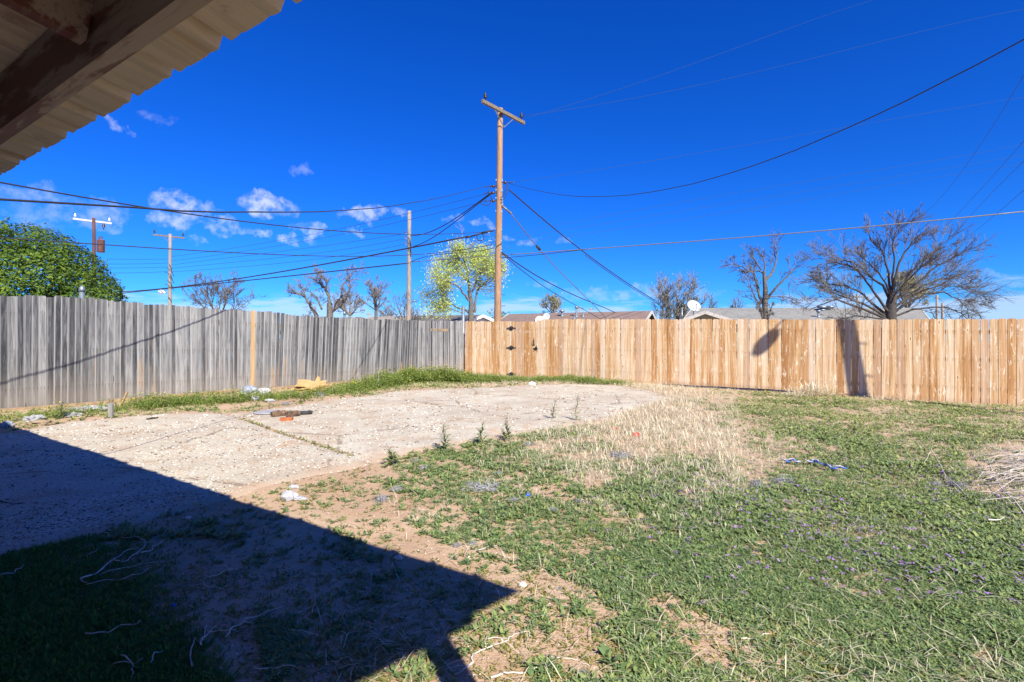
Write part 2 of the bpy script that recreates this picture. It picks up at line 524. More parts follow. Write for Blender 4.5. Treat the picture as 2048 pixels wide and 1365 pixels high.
# old painted beam: red brown paint peeled to grey wood
m, nt, b = new_mat('peeling_beam')
co = nt.n('ShaderNodeTexCoord').outputs['Object']
co = nt.mapping(co, rot=(0, 0, -math.atan2(0.539, -0.842)))
a = nt.noise(nt.mapping(co, (2.2, 12, 12)), 1.0, 5, 0.65)
f = nt.noise(nt.mapping(co, (3, 60, 60)), 1.0, 4, 0.6)
c = nt.mix(nt.sstep(a, .46, .54), (.085, .035, .028), (.20, .175, .15))
c = nt.mix(nt.sstep(f, .5, .72, 0, .6), c, (.06, .04, .032))
nt.put(b.inputs['Base Color'], c)
bump(nt, b, a, 0.4, 0.006)
M['beam'] = m

# ------------------------------------------------------------------ soil
def vnoise(X, Y, scale, seed=0):
    """value noise on a grid, 0..1"""
    r = np.random.default_rng(1000 + seed)
    T = r.random((256, 256))
    x = np.asarray(X, float) / scale + 71.3; y = np.asarray(Y, float) / scale + 53.7
    xi = np.floor(x).astype(int); yi = np.floor(y).astype(int)
    fx = x - xi; fy = y - yi
    fx = fx * fx * (3 - 2 * fx); fy = fy * fy * (3 - 2 * fy)
    g = lambda i, j: T[i % 256, j % 256]
    return (g(xi, yi) * (1 - fx) + g(xi + 1, yi) * fx) * (1 - fy) + (g(xi, yi + 1) * (1 - fx) + g(xi + 1, yi + 1) * fx) * fy

def fnoise(X, Y, scale, seed=0):
    return 0.55 * vnoise(X, Y, scale, seed) + 0.28 * vnoise(X, Y, scale * 0.47, seed + 1) + 0.17 * vnoise(X, Y, scale * 0.21, seed + 2)

def far_axis(lo, hi, step, far):
    core = np.arange(lo, hi + 1e-6, step)
    out = [1, 3, 8, 20, 50, 120, 300, 800, far]
    return np.concatenate([lo - np.array(out[::-1], float), core, hi + np.array(out, float)])

gx = far_axis(-13, 14, 0.1, 2500); gy = far_axis(-6, 20, 0.1, 2500)
GX, GY = np.meshgrid(gx, gy)
GZ = gz(GX, GY) + 0.012 * (fnoise(GX, GY, 0.35, 3) - 0.5) * (np.abs(GX) < 13) * (GY < 19)
V = np.stack([GX.ravel(), GY.ravel(), GZ.ravel()], 1)
nx, ny = len(gx), len(gy)
idx = np.arange(nx * ny).reshape(ny, nx)
Q = np.stack([idx[:-1, :-1], idx[:-1, 1:], idx[1:, 1:], idx[1:, :-1]], -1).reshape(-1, 4)

m, nt, b = new_mat('sandy_red_soil')
co = nt.n('ShaderNodeTexCoord').outputs['Object']
a = nt.noise(co, 1.1, 5, 0.6)
f1 = nt.noise(co, 22, 5, 0.7)
f2 = nt.noise(co, 90, 3, 0.6)
c = nt.mix(nt.sstep(a, .32, .68), (.375, .245, .16), (.46, .33, .225))
c = nt.mix(nt.sstep(f1, .52, .72, 0, .45), c, (.34, .19, .11))
c = nt.mix(nt.sstep(f2, .58, .72, 0, .7), c, (.30, .19, .115))
c = nt.mix(nt.sstep(f2, .40, .28, 0, .45), c, (.66, .52, .38))
nt.put(b.inputs['Base Color'], c)
b.inputs['Roughness'].default_value = 0.95
bump(nt, b, nt.math('ADD', f1, nt.math('MULTIPLY', f2, 0.6)), 0.55, 0.02)
M['soil'] = m
g = npmesh('ground', V, Q, M['soil'], smooth=True)
tag(g, kind='structure')

# ------------------------------------------------------------------ concrete pad, two slabs with an open joint
drive_px = [(-420, 925), (-150, 880), (0, 868), (60, 858), (130, 846), (210, 838), (330, 828), (420, 826), (500, 824), (560, 815), (640, 803), (720, 793), (800, 783), (870, 780), (930, 776),
            (1000, 773), (1060, 770), (1150, 769), (1230, 770), (1290, 780), (1330, 790), (1350, 800), (1310, 812), (1270, 824), (1230, 840), (1170, 850), (1100, 860), (1040, 868),
            (990, 878), (930, 888), (880, 897), (830, 905), (790, 914), (740, 925), (690, 940), (620, 955), (560, 968), (500, 990), (430, 1006), (370, 1024), (300, 1042), (240, 1060),
            (180, 1076), (90, 1096), (0, 1116), (-200, 1180), (-500, 1270)]
dpx = np.array(drive_px, float)
DX, DY = GXY(dpx[:, 0], dpx[:, 1])
DPOLY = np.stack([DX, DY], 1)

def inside_dist(X, Y, poly):
    """signed distance to a polygon, positive inside"""
    X = np.asarray(X, float); Y = np.asarray(Y, float)
    ins = np.zeros(X.shape, bool); d2 = np.full(X.shape, 1e9)
    n = len(poly)
    for i in range(n):
        x0, y0 = poly[i]; x1, y1 = poly[(i + 1) % n]
        cr = ((y0 > Y) != (y1 > Y))
        with np.errstate(divide='ignore', invalid='ignore'):
            xx = (x1 - x0) * (Y - y0) / (y1 - y0 + 1e-12) + x0
        ins ^= cr & (X < xx)
        ex, ey = x1 - x0, y1 - y0
        t = np.clip(((X - x0) * ex + (Y - y0) * ey) / (ex * ex + ey * ey + 1e-12), 0, 1)
        d2 = np.minimum(d2, (X - x0 - t * ex) ** 2 + (Y - y0 - t * ey) ** 2)
    d = np.sqrt(d2)
    return np.where(ins, d, -d)

m, nt, b = new_mat('worn_aggregate_concrete')
co = nt.n('ShaderNodeTexCoord').outputs['Object']
a = nt.noise(co, 0.8, 5, 0.6)
a2 = nt.noise(co, 3.5, 5, 0.65)
f2 = nt.noise(co, 55, 3, 0.6)
vc = nt.n('ShaderNodeSeparateColor'); nt.put(vc.inputs[0], nt.voro(co, 34, out='Color'))
vd = nt.voro(co, 34)
c = nt.mix(nt.sstep(a, .3, .7), (.52, .475, .385), (.42, .365, .29))
c = nt.mix(nt.sstep(a2, .46, .68, 0, .75), c, (.40, .285, .195))
a3 = nt.noise(nt.mapping(nt.vmath('ADD', co, (7, 1, 0)), (1, 1, 1)), 9, 5, .7)
c = nt.mix(nt.sstep(a3, .54, .68, 0, .55), c, (.34, .25, .18))
chip = nt.math('MULTIPLY', nt.sstep(vd, .30, .18), nt.sstep(vc.outputs[0], .30, .40))
c = nt.mix(nt.math('MULTIPLY', chip, .55), c, nt.ramp(vc.outputs[1], [(0.0, (.12, .095, .08)), (.3, (.25, .18, .125)), (.55, (.44, .34, .25)), (.75, (.58, .52, .44)), (1.0, (.70, .65, .58))]))
c = nt.mix(nt.sstep(f2, .55, .68, 0, .85), c, (.17, .12, .09))
vc2 = nt.n('ShaderNodeSeparateColor'); nt.put(vc2.inputs[0], nt.voro(nt.vmath('ADD', co, (5, 3, 0)), 15, out='Color'))
vd2 = nt.voro(nt.vmath('ADD', co, (5, 3, 0)), 15)
chip2 = nt.math('MULTIPLY', nt.sstep(vd2, .24, .15), nt.sstep(vc2.outputs[0], .50, .58))
c = nt.mix(nt.math('MULTIPLY', chip2, .55), c, nt.ramp(vc2.outputs[1], [(0.0, (.13, .10, .085)), (.4, (.30, .22, .16)), (.7, (.54, .47, .39)), (1.0, (.70, .65, .58))]))
cw = nt.n('ShaderNodeMix', data_type='VECTOR'); cw.inputs[0].default_value = .12
nt.put(cw.inputs[4], co)
wn = nt.n('ShaderNodeTexNoise'); nt.put(wn.inputs['Vector'], co); wn.inputs['Scale'].default_value = 2.2; wn.inputs['Detail'].default_value = 5
nt.t.links.new(wn.outputs['Color'], cw.inputs[5])
ck = nt.voro(cw.outputs[1], 0.42, 'DISTANCE_TO_EDGE')
c = nt.mix(nt.math('MULTIPLY', nt.sstep(ck, .012, .003), nt.sstep(a2, .42, .55)), c, (.25, .195, .15))
ed = nt.n('ShaderNodeAttribute'); ed.attribute_name = 'tint'
edn = nt.math('MULTIPLY_ADD', nt.noise(co, 2.4, 6, .7), -.95, nt.math('ADD', ed.outputs['Fac'], .50))
c = nt.mix(nt.sstep(edn, .32, .02, 0.0, .9), c, nt.mix(f2, (.36, .25, .17), (.47, .35, .25)))
st = nt.noise(nt.vmath('ADD', co, (9.3, 2.1, 0)), 1.7, 3, 0.5)
c = nt.mix(nt.sstep(st, .66, .76, 0, .6), c, (.46, .27, .15))
nt.put(b.inputs['Base Color'], c)
b.inputs['Roughness'].default_value = 0.9
bump(nt, b, nt.math('ADD', nt.math('MULTIPLY', chip, 0.7), f2), 0.6, 0.012)
M['concrete'] = m

sx = np.arange(-9.2, 5.6, 0.05); sy = np.arange(2.2, 16.4, 0.05)
SX, SY = np.meshgrid(sx, sy)
dd = inside_dist(SX, SY, DPOLY) + 0.16 * (fnoise(SX, SY, 0.5, 11) - 0.5)
j0 = np.array(GXY(480, 838)); j1 = np.array(GXY(705, 915))
jd = (j1 - j0) / np.linalg.norm(j1 - j0); jn = np.array([-jd[1], jd[0]])
jdist = (SX - j0[0]) * jn[0] + (SY - j0[1]) * jn[1] + 0.05 * (fnoise(SX, SY, 0.6, 15) - 0.5)

def slab(dist):
    z = gz(SX, SY) + np.clip(dist * 0.16, -0.03, 0.016) + 0.006 * (fnoise(SX, SY, 0.25, 21) - 0.5)
    keep = dist > -0.16
    idx = np.arange(SX.size).reshape(SX.shape)
    q = np.stack([idx[:-1, :-1], idx[:-1, 1:], idx[1:, 1:], idx[1:, :-1]], -1).reshape(-1, 4)
    q = q[keep.ravel()[q].all(1)]
    used = np.unique(q)
    re = np.full(SX.size, -1); re[used] = np.arange(len(used))
    vv = np.stack([SX.ravel(), SY.ravel(), z.ravel()], 1)[used]
    o = npmesh('concrete_pad', vv, re[q], M['concrete'], np.clip(dd.ravel()[used], 0, 1), smooth=True)
    return tag(o, kind='structure')
slab(np.minimum(dd, (jdist - 0.018) * 0.8))
slab(np.minimum(dd, (-jdist - 0.018) * 0.8))

# ------------------------------------------------------------------ fences
L0 = Vector((-8.0, 8.0, 0)); CN = Vector((-1.6, 17.07, 0)); R1 = Vector((10.71, 10.71, 0))
uL = (CN - L0).normalized(); uR = (R1 - CN).normalized()
LEN_L = (CN - L0).length; LEN_R = (R1 - CN).length

def s_of(x, A, u):
    k = (x - 1024) / F
    return (k * A.y - A.x) / (u.x - k * u.y)

def profile(pairs, A, u):
    s = [s_of(x, A, u) for x, y in pairs]
    z = [CAMZ + (682 - y) / F * (A.y + u.y * t) for (x, y), t in zip(pairs, s)]
    return lambda q: float(np.interp(q, s, z))
topL = profile([(0, 590), (160, 594), (300, 608.5), (420, 616), (520, 622), (600, 632), (700, 637), (820, 641), (928, 641.5)], L0, uL)
topR = profile([(928, 642.5), (1060, 643), (1074, 643), (1079, 638.5), (1215, 638), (1500, 638), (1700, 639), (2048, 637)], CN, uR)

def picket_mesh(name, width, ear, thick, cup, mat, rnd):
    """unit-high dog-eared board, 1 m tall before scaling; front towards -y"""
    w2 = width / 2
    ch = 0.005 if width < .1 else 0.003
    xs = [-w2, -w2 + ch, -w2 + ear, 0, w2 - ear, w2 - ch, w2]
    e = ear * 0.62; k1 = rnd.uniform(.75, 1.3); k2 = rnd.uniform(.75, 1.3)
    hs = [1 - e * k1, 1 - e * k1 * .72, 1 + rnd.uniform(-.002, .002), 1 + rnd.uniform(-.001, .002), 1 + rnd.uniform(-.002, .002), 1 - e * k2 * .72, 1 - e * k2]
    rec = [ch * 1.5, 0, 0, 0, 0, 0, ch * 1.5]
    n = len(xs); vs = []; fs = []
    for side in (-1, 1):
        for row in range(2):
            for i, x in enumerate(xs):
                cy = -cup * (1 - (x / w2) ** 2)
                vs.append((x, side * thick / 2 + cy + (rec[i] if side < 0 else 0), hs[i] if row else 0.0))
    ix = lambda s, r, i: s * 2 * n + r * n + i
    for i in range(n - 1):
        fs.append((ix(0, 0, i), ix(0, 0, i + 1), ix(0, 1, i + 1), ix(0, 1, i)))
        fs.append((ix(0, 1, i), ix(0, 1, i + 1), ix(1, 1, i + 1), ix(1, 1, i)))
    for i, i2 in ((0, 3), (3, 6)):
        fs.append((ix(1, 0, i2), ix(1, 0, i), ix(1, 1, i), ix(1, 1, i2)))
    fs.append((ix(0, 0, 0), ix(0, 1, 0), ix(1, 1, 0), ix(1, 0, 0)))
    fs.append((ix(0, 0, n - 1), ix(1, 0, n - 1), ix(1, 1, n - 1), ix(0, 1, n - 1)))
    me = bpy.data.meshes.new(name)
    me.from_pydata(vs, [], fs)
    me.materials.append(mat)
    me.update()
    return me

rf = random.Random(21)
old_meshes = [picket_mesh('gray_picket', 0.0958 + rf.uniform(-.002, .002), 0.016, 0.017, rf.choice([-.006, -.003, .004, .007, .010]), M['gray_wood'], rf) for _ in range(8)]
new_meshes = [picket_mesh('cedar_picket', 0.1405 + rf.uniform(-.003, .001), 0.024, 0.016, rf.uniform(-.002, .002), M['cedar'], rf) for _ in range(6)]

def add_picket(parent, name, me, base, u, h, yaw, lean, roll):
    o = bpy.data.objects.new(name, me)
    COL.objects.link(o)
    o.parent = parent
    o.location = base - parent.location
    a = math.atan2(u.y, u.x)
    o.rotation_euler = (Matrix.Rotation(a + yaw, 3, 'Z') @ Matrix.Rotation(lean, 3, 'X') @ Matrix.Rotation(roll, 3, 'Y')).to_euler()
    o.scale = (1, 1, h)
    return o

def lean_of(s):
    return math.radians(5.0) * math.exp(-((s - 6.6) / 2.1) ** 2) + math.radians(1.2) * math.sin(s * 1.7)

old = thing('weathered_fence', 'weathered gray picket fence along the side of the yard', 'fence', L0 + Vector((0, 0, float(gz(L0.x, L0.y)))))
nL = Vector((-uL.y, uL.x, 0))
s = -2.7; n_p = 0
while s < LEN_L - 0.03:
    p = L0 + uL * s
    zb = float(gz(p.x, p.y)) - 0.03
    top = topL(max(s, 0.0)) + rf.uniform(-.020, .014)
    ln = lean_of(s)
    new_stock = abs(s - s_of(508, L0, uL)) < 0.046
    base = p + Vector((0, 0, zb)) + nL * (rf.uniform(-.004, .004) + (top - zb) * math.sin(ln) * 0.0)
    o = add_picket(old, 'picket', old_meshes[rf.randrange(8)], base, uL, (top - zb) / math.cos(ln), math.radians(max(-5, min(5, rf.gauss(0, 3.0)))), ln, math.radians(rf.gauss(0, .13)))
    if new_stock:
        o.data = picket_mesh('tan_picket', 0.088, 0.016, 0.017, 0.0, M['tan_wood'], rf)
        o['label'] = 'new tan picket nailed among the gray ones'
    s += 0.0915; n_p += 1
# rails and posts on the far side
for zr in (0.35, 0.95, 1.45):
    mb = MB()
    for k in range(7):
        s0 = -2.7 + k * (LEN_L + 2.6) / 7; s1 = s0 + (LEN_L + 2.6) / 7
        q = []
        for ss in (s0, s1):
            p = L0 + uL * ss + nL * (0.045 - zr * math.sin(lean_of(ss)))
            q.append(p + Vector((0, 0, float(gz(p.x, p.y)) + zr)))
        mb.beam(q[0], q[1], 0.038, 0.085)
    mb.build('rail', M['rail_wood'], old)
for k in range(6):
    p = L0 + uL * (-2.5 + k * 2.55) + nL * 0.16
    MB().box(p + Vector((0, 0, float(gz(p.x, p.y)) + 0.55)), (0.09, 0.09, 1.2)).build('post', M['rail_wood'], old)

new = thing('cedar_fence', 'new orange cedar picket fence across the back of the yard', 'fence', CN + Vector((0, 0, float(gz(CN.x, CN.y)))))
gate_s0 = s_of(1023, CN, uR); gate_s1 = s_of(1071, CN, uR)
gp = CN + uR * gate_s0
gate = thing('fence_gate', 'narrow cedar gate with three black hinges next to the gray fence', 'gate', gp + Vector((0, 0, float(gz(gp.x, gp.y)))))
nR = Vector((-uR.y, uR.x, 0))
PW = 0.1458
n_before = round(gate_s0 / PW); n_gate = round((gate_s1 - gate_s0) / PW)
s = gate_s0 - n_before * PW + PW / 2
k = 0
drop0 = s_of(1322, CN, uR); drop1 = s_of(1592, CN, uR)
while s < LEN_R + 2.8:
    is_gate = n_before <= k < n_before + n_gate
    p = CN + uR * s
    zb = float(gz(p.x, p.y)) - 0.02
    if is_gate: zb += 0.05
    if drop0 < s < drop1: zb += 0.075
    top = topR(s) + rf.uniform(-.010, .008)
    off = -0.004 if is_gate else 0.0
    add_picket(gate if is_gate else new, 'picket', new_meshes[rf.randrange(6)], p + Vector((0, 0, zb)) + nR * (off + rf.uniform(-.003, .003)), uR, top - zb,
               math.radians(rf.gauss(0, 1.2)), 0, math.radians(rf.gauss(0, .22)))
    s += PW; k += 1
for zr in (0.30, 0.95, 1.55):
    mb = MB()
    for (s0, s1, par) in ((0.02, gate_s0 - .01, new), (gate_s1 + .03, LEN_R + 2.7, new)):
        nseg = 1 if s1 - s0 < 3 else 6
        for q in range(nseg):
            pts = []
            for ss in (s0 + (s1 - s0) * q / nseg, s0 + (s1 - s0) * (q + 1) / nseg):
                p = CN + uR * ss + nR * 0.032
                pts.append(p + Vector((0, 0, float(gz(p.x, p.y)) + zr)))
            mb.beam(pts[0], pts[1], 0.038, 0.089)
    mb.build('rail', M['tan_wood'], new)
    if zr != 0.95:
        pts = [CN + uR * ss + nR * 0.03 for ss in (gate_s0 + .01, gate_s1 - .01)]
        MB().beam(*[p + Vector((0, 0, float(gz(p.x, p.y)) + zr)) for p in pts], 0.038, 0.089).build('rail', M['tan_wood'], gate)
a0 = CN + uR * (gate_s0 + .03) + nR * 0.03; a1 = CN + uR * (gate_s1 - .03) + nR * 0.03
MB().beam(a0 + Vector((0, 0, float(gz(a0.x, a0.y)) + 0.36)), a1 + Vector((0, 0, float(gz(a1.x, a1.y)) + 1.48)), 0.036, 0.085).build('brace', M['tan_wood'], gate)
for ss in (0.1, gate_s0 - 0.06, gate_s1 + 0.06, 4.2, 6.6, 9.0, 11.4, 13.8, 16.2):
    p = CN + uR * ss + nR * 0.10
    MB().box(p + Vector((0, 0, float(gz(p.x, p.y)) + 0.80)), (0.089, 0.089, 1.66)).build('post', M['tan_wood'], new)

# gate ironwork
front = CN - nR * 0.016
def on_gate(x, y):
    s_ = s_of(x, CN, uR); p = CN + uR * s_
    return Vector((p.x, p.y, CAMZ + (682 - y) / F * p.y)) - nR * 0.019
hinge_out = [(-.165, 0), (-.155, .018), (-.12, .020), (-.07, .030), (-.045, .055), (-.015, .062), (0, .078), (.015, .062), (.045, .055), (.07, .030), (.12, .020), (.155, .018), (.165, 0)]
hinge_out = hinge_out[::-1] + [(x, -y) for x, y in hinge_out[1:-1]]
for y in (656.5, 695.5, 748.5):
    c = on_gate(1023, y)
    mb = MB().prism(hinge_out[::-1], 0.007, c, uR, (0, 0, 1))
    mb.tube([c + Vector((0, 0, -.055)) - nR * .008, c + Vector((0, 0, .055)) - nR * .008], 0.011, 8)
    h = mb.build('hinge', M['black_iron'], gate)
    bo = MB()
    for bx in (-.125, -.075, .075, .125):
        q = c + uR * bx - nR * .010
        bo.lathe([(.011, -.002), (.011, .003), (.004, .006)], q, 8, -nR)
    bo.build('bolt', M['galv'], h, origin=tuple(gate.location))
c = on_gate(1068.5, 683.5)
mb = MB().prism([(-.03, -.115), (.025, -.115), (.022, -.09), (.012, -.03), (.014, .01), (.012, .04), (.004, .12), (-.004, .12), (-.010, .04), (-.018, .0), (-.014, -.04), (-.026, -.09)][::-1], 0.006, c, uR, (0, 0, 1))
mb.tube([c + Vector((0, 0, .07)) - nR * .004, c + Vector((0, 0, .05)) - nR * .045, c + Vector((0, 0, -.05)) - nR * .045, c + Vector((0, 0, -.08)) - nR * .004], 0.009, 8)
mb.build('handle', M['black_iron'], gate)
c = on_gate(1071.5, 697)
mb = MB().prism([(-.075, -.02), (-.072, .01), (-.02, .022), (.035, .095), (.05, .09), (.04, .03), (.072, .028), (.07, -.02), (.03, -.045), (-.01, -.04), (-.055, -.095), (-.065, -.085), (-.028, -.02)][::-1], 0.008, c, uR, (0, 0, 1))
mb.tube([c - nR * .004, c + uR * .05 - nR * .03 + Vector((0, 0, .01))], 0.010, 8)
mb.tube([c + uR * .02 - nR * .012, c + uR * .075 - nR * .012 + Vector((0, 0, -.085))], 0.006, 6)
mb.build('latch', M['black_iron'], gate)

M['old_board'] = simple('weathered_tan_board', (.33, .23, .145), (.22, .15, .10), 6, 0.9, stretch=(2, 2, 2), bmp=0.3)
# sawn lumber lying along the foot of the gray fence
for (xa, ya, xb, yb, h, lab) in ((216, 806, 474, 789, .075, 'long tan board lying along the foot of the gray fence'),
                              (541, 783, 700, 769, .07, 'tan board lying behind the cardboard at the fence foot'),
                              (-30, 828, 214, 809, .05, 'low brown board half buried at the near end of the gray fence')):
    A = L0 + uL * s_of(xa, L0, uL) - nL * 0.06; B = L0 + uL * s_of(xb, L0, uL) - nL * 0.06
    A.z = float(gz(A.x, A.y)) + h * .42; B.z = float(gz(B.x, B.y)) + h * .42
    t = MB().beam(A, B, 0.05, h).build('lumber', M['old_board'])
    tag(t, lab, 'board')

# ------------------------------------------------------------------ the porch roof overhead
uA = Vector((-0.842, 0.539, 0)).normalized(); uD = Vector((0.539, 0.842, 0)).normalized()
HE = 0.87; DE = 0.94 * HE; SLOPE = 0.17
def AD(a, d, z):
    p = uA * a + uD * d
    return Vector((p.x, p.y, CAMZ + z))
def zs(d):
    return HE + (DE - d) * SLOPE
A_END = -0.92; A_FAR = 7.9; D_BACK = -2.6
porch = thing('porch_roof', 'rusty corrugated metal porch roof on a peeling wooden beam overhead', 'porch roof', (0, 0, CAMZ))
PER = 0.307; RIB0 = 1.215
def rib_profile(a):
    """raised rib every PER plus two low stiffening swells between"""
    t = ((a - RIB0 + PER / 2) % PER) - PER / 2
    x = abs(t)
    if x < 0.010: return 0.034
    if x < 0.034: return 0.034 * (0.034 - x) / 0.024
    u_ = (x - 0.034) / (PER / 2 - 0.034)
    return 0.005 * max(0.0, 1 - abs(u_ - 0.42) / 0.18)
a = A_END
sheet_w = PER * 3
first = RIB0 - PER * 7
edges = [A_END] + [first + sheet_w * i for i in range(0, 20) if A_END + .1 < first + sheet_w * i < A_FAR] + [A_FAR]
for i in range(len(edges) - 1):
    lo, hi = edges[i] - 0.02, edges[i + 1] + 0.02
    if i == 0: lo = A_END
    if i == len(edges) - 2: hi = A_FAR
    brk = sorted({lo, hi} | {q for j in range(-12, 30) for q in [RIB0 + PER * j + o for o in (-.034, -.010, .010, .034, .06, .084, .108, -.06, -.084, -.108)] if lo < q < hi})
    dl = DE + rf.uniform(-.006, .006)
    vs = []; fs = []
    lift = 0.0015 * (i % 2)
    ds = [dl, dl - .25, -0.6, D_BACK]
    for d in ds:
        for q in brk:
            sag = 0.004 * math.sin(q * 9 + i) if d == dl else 0
            vs.append(AD(q, d, zs(d) + rib_profile(q) + lift + sag))
    nb = len(brk)
    for r in range(len(ds) - 1):
        for q in range(nb - 1):
            fs.append((r * nb + q, r * nb + q + 1, (r + 1) * nb + q + 1, (r + 1) * nb + q))
    o = MB().add(vs, fs).build('roof_sheet', M['sheet'], porch)
    md = o.modifiers.new('thickness', 'SOLIDIFY'); md.thickness = 0.0012; md.offset = 1
def ad_beam(a0, d0, z0, a1, d1, z1, wd, ht):
    return MB().beam(AD(a0, d0, z0), AD(a1, d1, z1), wd, ht)
BB = 0.725
zt = zs(0.553) - 0.004
ad_beam(A_END + .36, .553, (BB + zt) / 2, A_FAR - .05, .553, (BB + zt) / 2, 0.044, zt - BB).build('beam', M['beam'], porch)
for j in range(-2, 6):
    ar = 1.645 + j * 1.2
    if not (A_END < ar < A_FAR): continue
    d0, d1 = .528, D_BACK
    ad_beam(ar, d0, zs(d0) - .078, ar, d1, zs(d1) - .078, 0.040, 0.145).build('rafter', M['beam'], porch)
foot = Vector((-0.287, 2.096, 0)) - SUN_H * 2.0
pz = float(gz(foot.x, foot.y))
MB().box(Vector((foot.x, foot.y, (pz + CAMZ + BB) / 2 - 0.02)), (0.095, 0.095, CAMZ + BB - pz), Matrix.Rotation(math.atan2(uA.y, uA.x), 3, 'Z')).build('post', M['beam'], porch)
for af in (3.4, 7.6):
    q = AD(af, .553, 0); pz = float(gz(q.x, q.y))
    MB().box(Vector((q.x, q.y, (pz + CAMZ + BB) / 2 - .02)), (0.095, 0.095, CAMZ + BB - pz), Matrix.Rotation(math.atan2(uA.y, uA.x), 3, 'Z')).build('post', M['beam'], porch)
# nail and a scrap of foil at the drip edge
q = AD(.30, DE + .004, zs(DE) - .005)

# the house the porch leans on, unseen and put in to deepen its shade
house = thing('house', 'unseen pale house that carries the porch roof, added to shade the porch', 'house', AD(3, -2.7, -CAMZ))
mb = MB()
c0 = AD(A_END - 6, -2.64, -CAMZ - .1); c1 = AD(A_FAR + .6, -2.64, -CAMZ - .1)
mb.beam(c0 + Vector((0, 0, 1.45)) - uD * .1, c1 + Vector((0, 0, 1.45)) - uD * .1, 0.2, 2.9)
mb.build('wall', M['trim_white'], house)  # pale so that the wall bounces light into the porch shade
mb = MB()
mb.add([AD(A_END - 6.3, -2.62, 1.52), AD(A_FAR + .9, -2.62, 1.52), AD(A_FAR + .9, -7, 2.6), AD(A_END - 6.3, -7, 2.6),
        AD(A_END - 6.3, -2.62, 1.40), AD(A_FAR + .9, -2.62, 1.40), AD(A_FAR + .9, -7, 1.40), AD(A_END - 6.3, -7, 1.40)],
       [(0, 1, 2, 3), (4, 7, 6, 5), (0, 4, 5, 1), (1, 5, 6, 2), (2, 6, 7, 3), (3, 7, 4, 0)])
mb.build('roof', M['roof_brown'], house)

# ------------------------------------------------------------------ houses beyond the fences
def gable_house(label, ra, rb, half, drop, roof_m, wall_m, trim_m, over=0.35, wind=None):
    """ra, rb: ends of the ridge (world points); the slopes fall by drop over half metres"""
    ra = Vector(ra); rb = Vector(rb)
    u = Vector((rb.x - ra.x, rb.y - ra.y, 0)).normalized(); n = Vector((-u.y, u.x, 0))
    mid = (ra + rb) / 2
    t = thing('house', label, 'house', (mid.x, mid.y, 0))
    mb = MB(); th = 0.14
    for sgn in (1, -1):
        e0 = ra + n * half * sgn - Vector((0, 0, drop)); e1 = rb + n * half * sgn - Vector((0, 0, drop))
        vs = [ra, rb, e1, e0]
        vs = vs + [v - Vector((0, 0, th)) for v in vs]
        mb.add(vs, [(0, 1, 2, 3), (4, 7, 6, 5), (0, 4, 5, 1), (1, 5, 6, 2), (2, 6, 7, 3), (3, 7, 4, 0)])
    rf_o = mb.build('roof', roof_m, t)
    ez = min(ra.z, rb.z) - drop
    wi = half - over
    mb = MB()
    A = ra + u * over; B = rb - u * over
    eave = lambda p, sg: Vector((p.x, p.y, 0)) + n * wi * sg
    zc = lambda p: p.z - drop * wi / half - th
    vs = []
    for p in (A, B):
        vs += [eave(p, 1), eave(p, -1), eave(p, -1) + Vector((0, 0, zc(p))), Vector((p.x, p.y, p.z - th)), eave(p, 1) + Vector((0, 0, zc(p)))]
    mb.add(vs, [(4, 3, 2, 1, 0), (5, 6, 7, 8, 9), (0, 1, 6, 5), (1, 2, 7, 6), (0, 5, 9, 4)])
    mb.build('wall', wall_m, t)
    mb = MB()
    for p, o in ((ra, -u), (rb, u)):
        for sgn in (1, -1):
            a_ = p + o * 0.03 - Vector((0, 0, th * .62)); b_ = a_ + n * half * sgn - Vector((0, 0, drop))
            mb.beam(a_, b_, 0.05, 0.20)
    for sgn in (1, -1):
        a_ = ra + n * (half + .03) * sgn - Vector((0, 0, drop + th * .7)); b_ = rb + n * (half + .03) * sgn - Vector((0, 0, drop + th * .7))
        mb.beam(a_, b_, 0.05, 0.20)
    mb.build('fascia', trim_m, t)
    return t, u, n

def on_slope(ra, rb, half, drop, x, y):
    """where the ray of photo pixel x, y meets the near slope of a roof"""
    ra = Vector(ra); rb = Vector(rb)
    u = (rb - ra); h = Vector((-u.y, u.x, 0)).normalized()
    if h.y > 0: h = -h
    e = h * half - Vector((0, 0, drop))
    nn = u.cross(e)
    d = Vector(((x - 1024) / F, 1, (682 - y) / F)); o = Vector((0, 0, CAMZ))
    return o + d * ((ra - o).dot(nn) / d.dot(nn))

def roof_pipe(parent, c, h, r, capped):
    mb = MB().lathe([(r * 1.6, -.05), (r * 1.5, .03), (r, .05), (r, h)], c, 10)
    if capped:
        mb.lathe([(r * 1.05, h), (r * 1.9, h + .02), (r * 1.9, h + .12), (r * 1.2, h + .16)], c, 10)
    return mb.build('vent_pipe', M['galv'], parent)

def sat_dish(label, c, r, aim, mast_h, group=None, mat='dish'):
    c = Vector(c); aim = Vector(aim).normalized()
    t = thing('satellite_dish', label, 'satellite dish', c - Vector((0, 0, mast_h)), group)
    prof = [(r * q, (q * q) * r * 0.22) for q in (0.02, .25, .5, .75, 1.0)]
    MB().lathe(prof + [(r * 1.0, r * .22 - .015), (r * .5, r * .05 - .02), (0.02, -.02)], c, 20, aim).build('reflector', M[mat], t)
    side = aim.cross(Vector((0, 0, 1))).normalized(); up = side.cross(aim)
    tip = c + aim * r * 1.0 - up * r * .35
    MB().tube([c - up * r * .98 + aim * r * .2, tip], r * .035, 6).lathe([(r * .08, 0), (r * .09, r * .2)], tip, 8, -aim).build('feed_arm', M['galv'], t)
    MB().tube([c - aim * .05, c - aim * r * .25 - up * r * .3, c - Vector((0, 0, mast_h)) - aim * .1], r * .06, 6).build('mast', M['galv'], t)
    return t

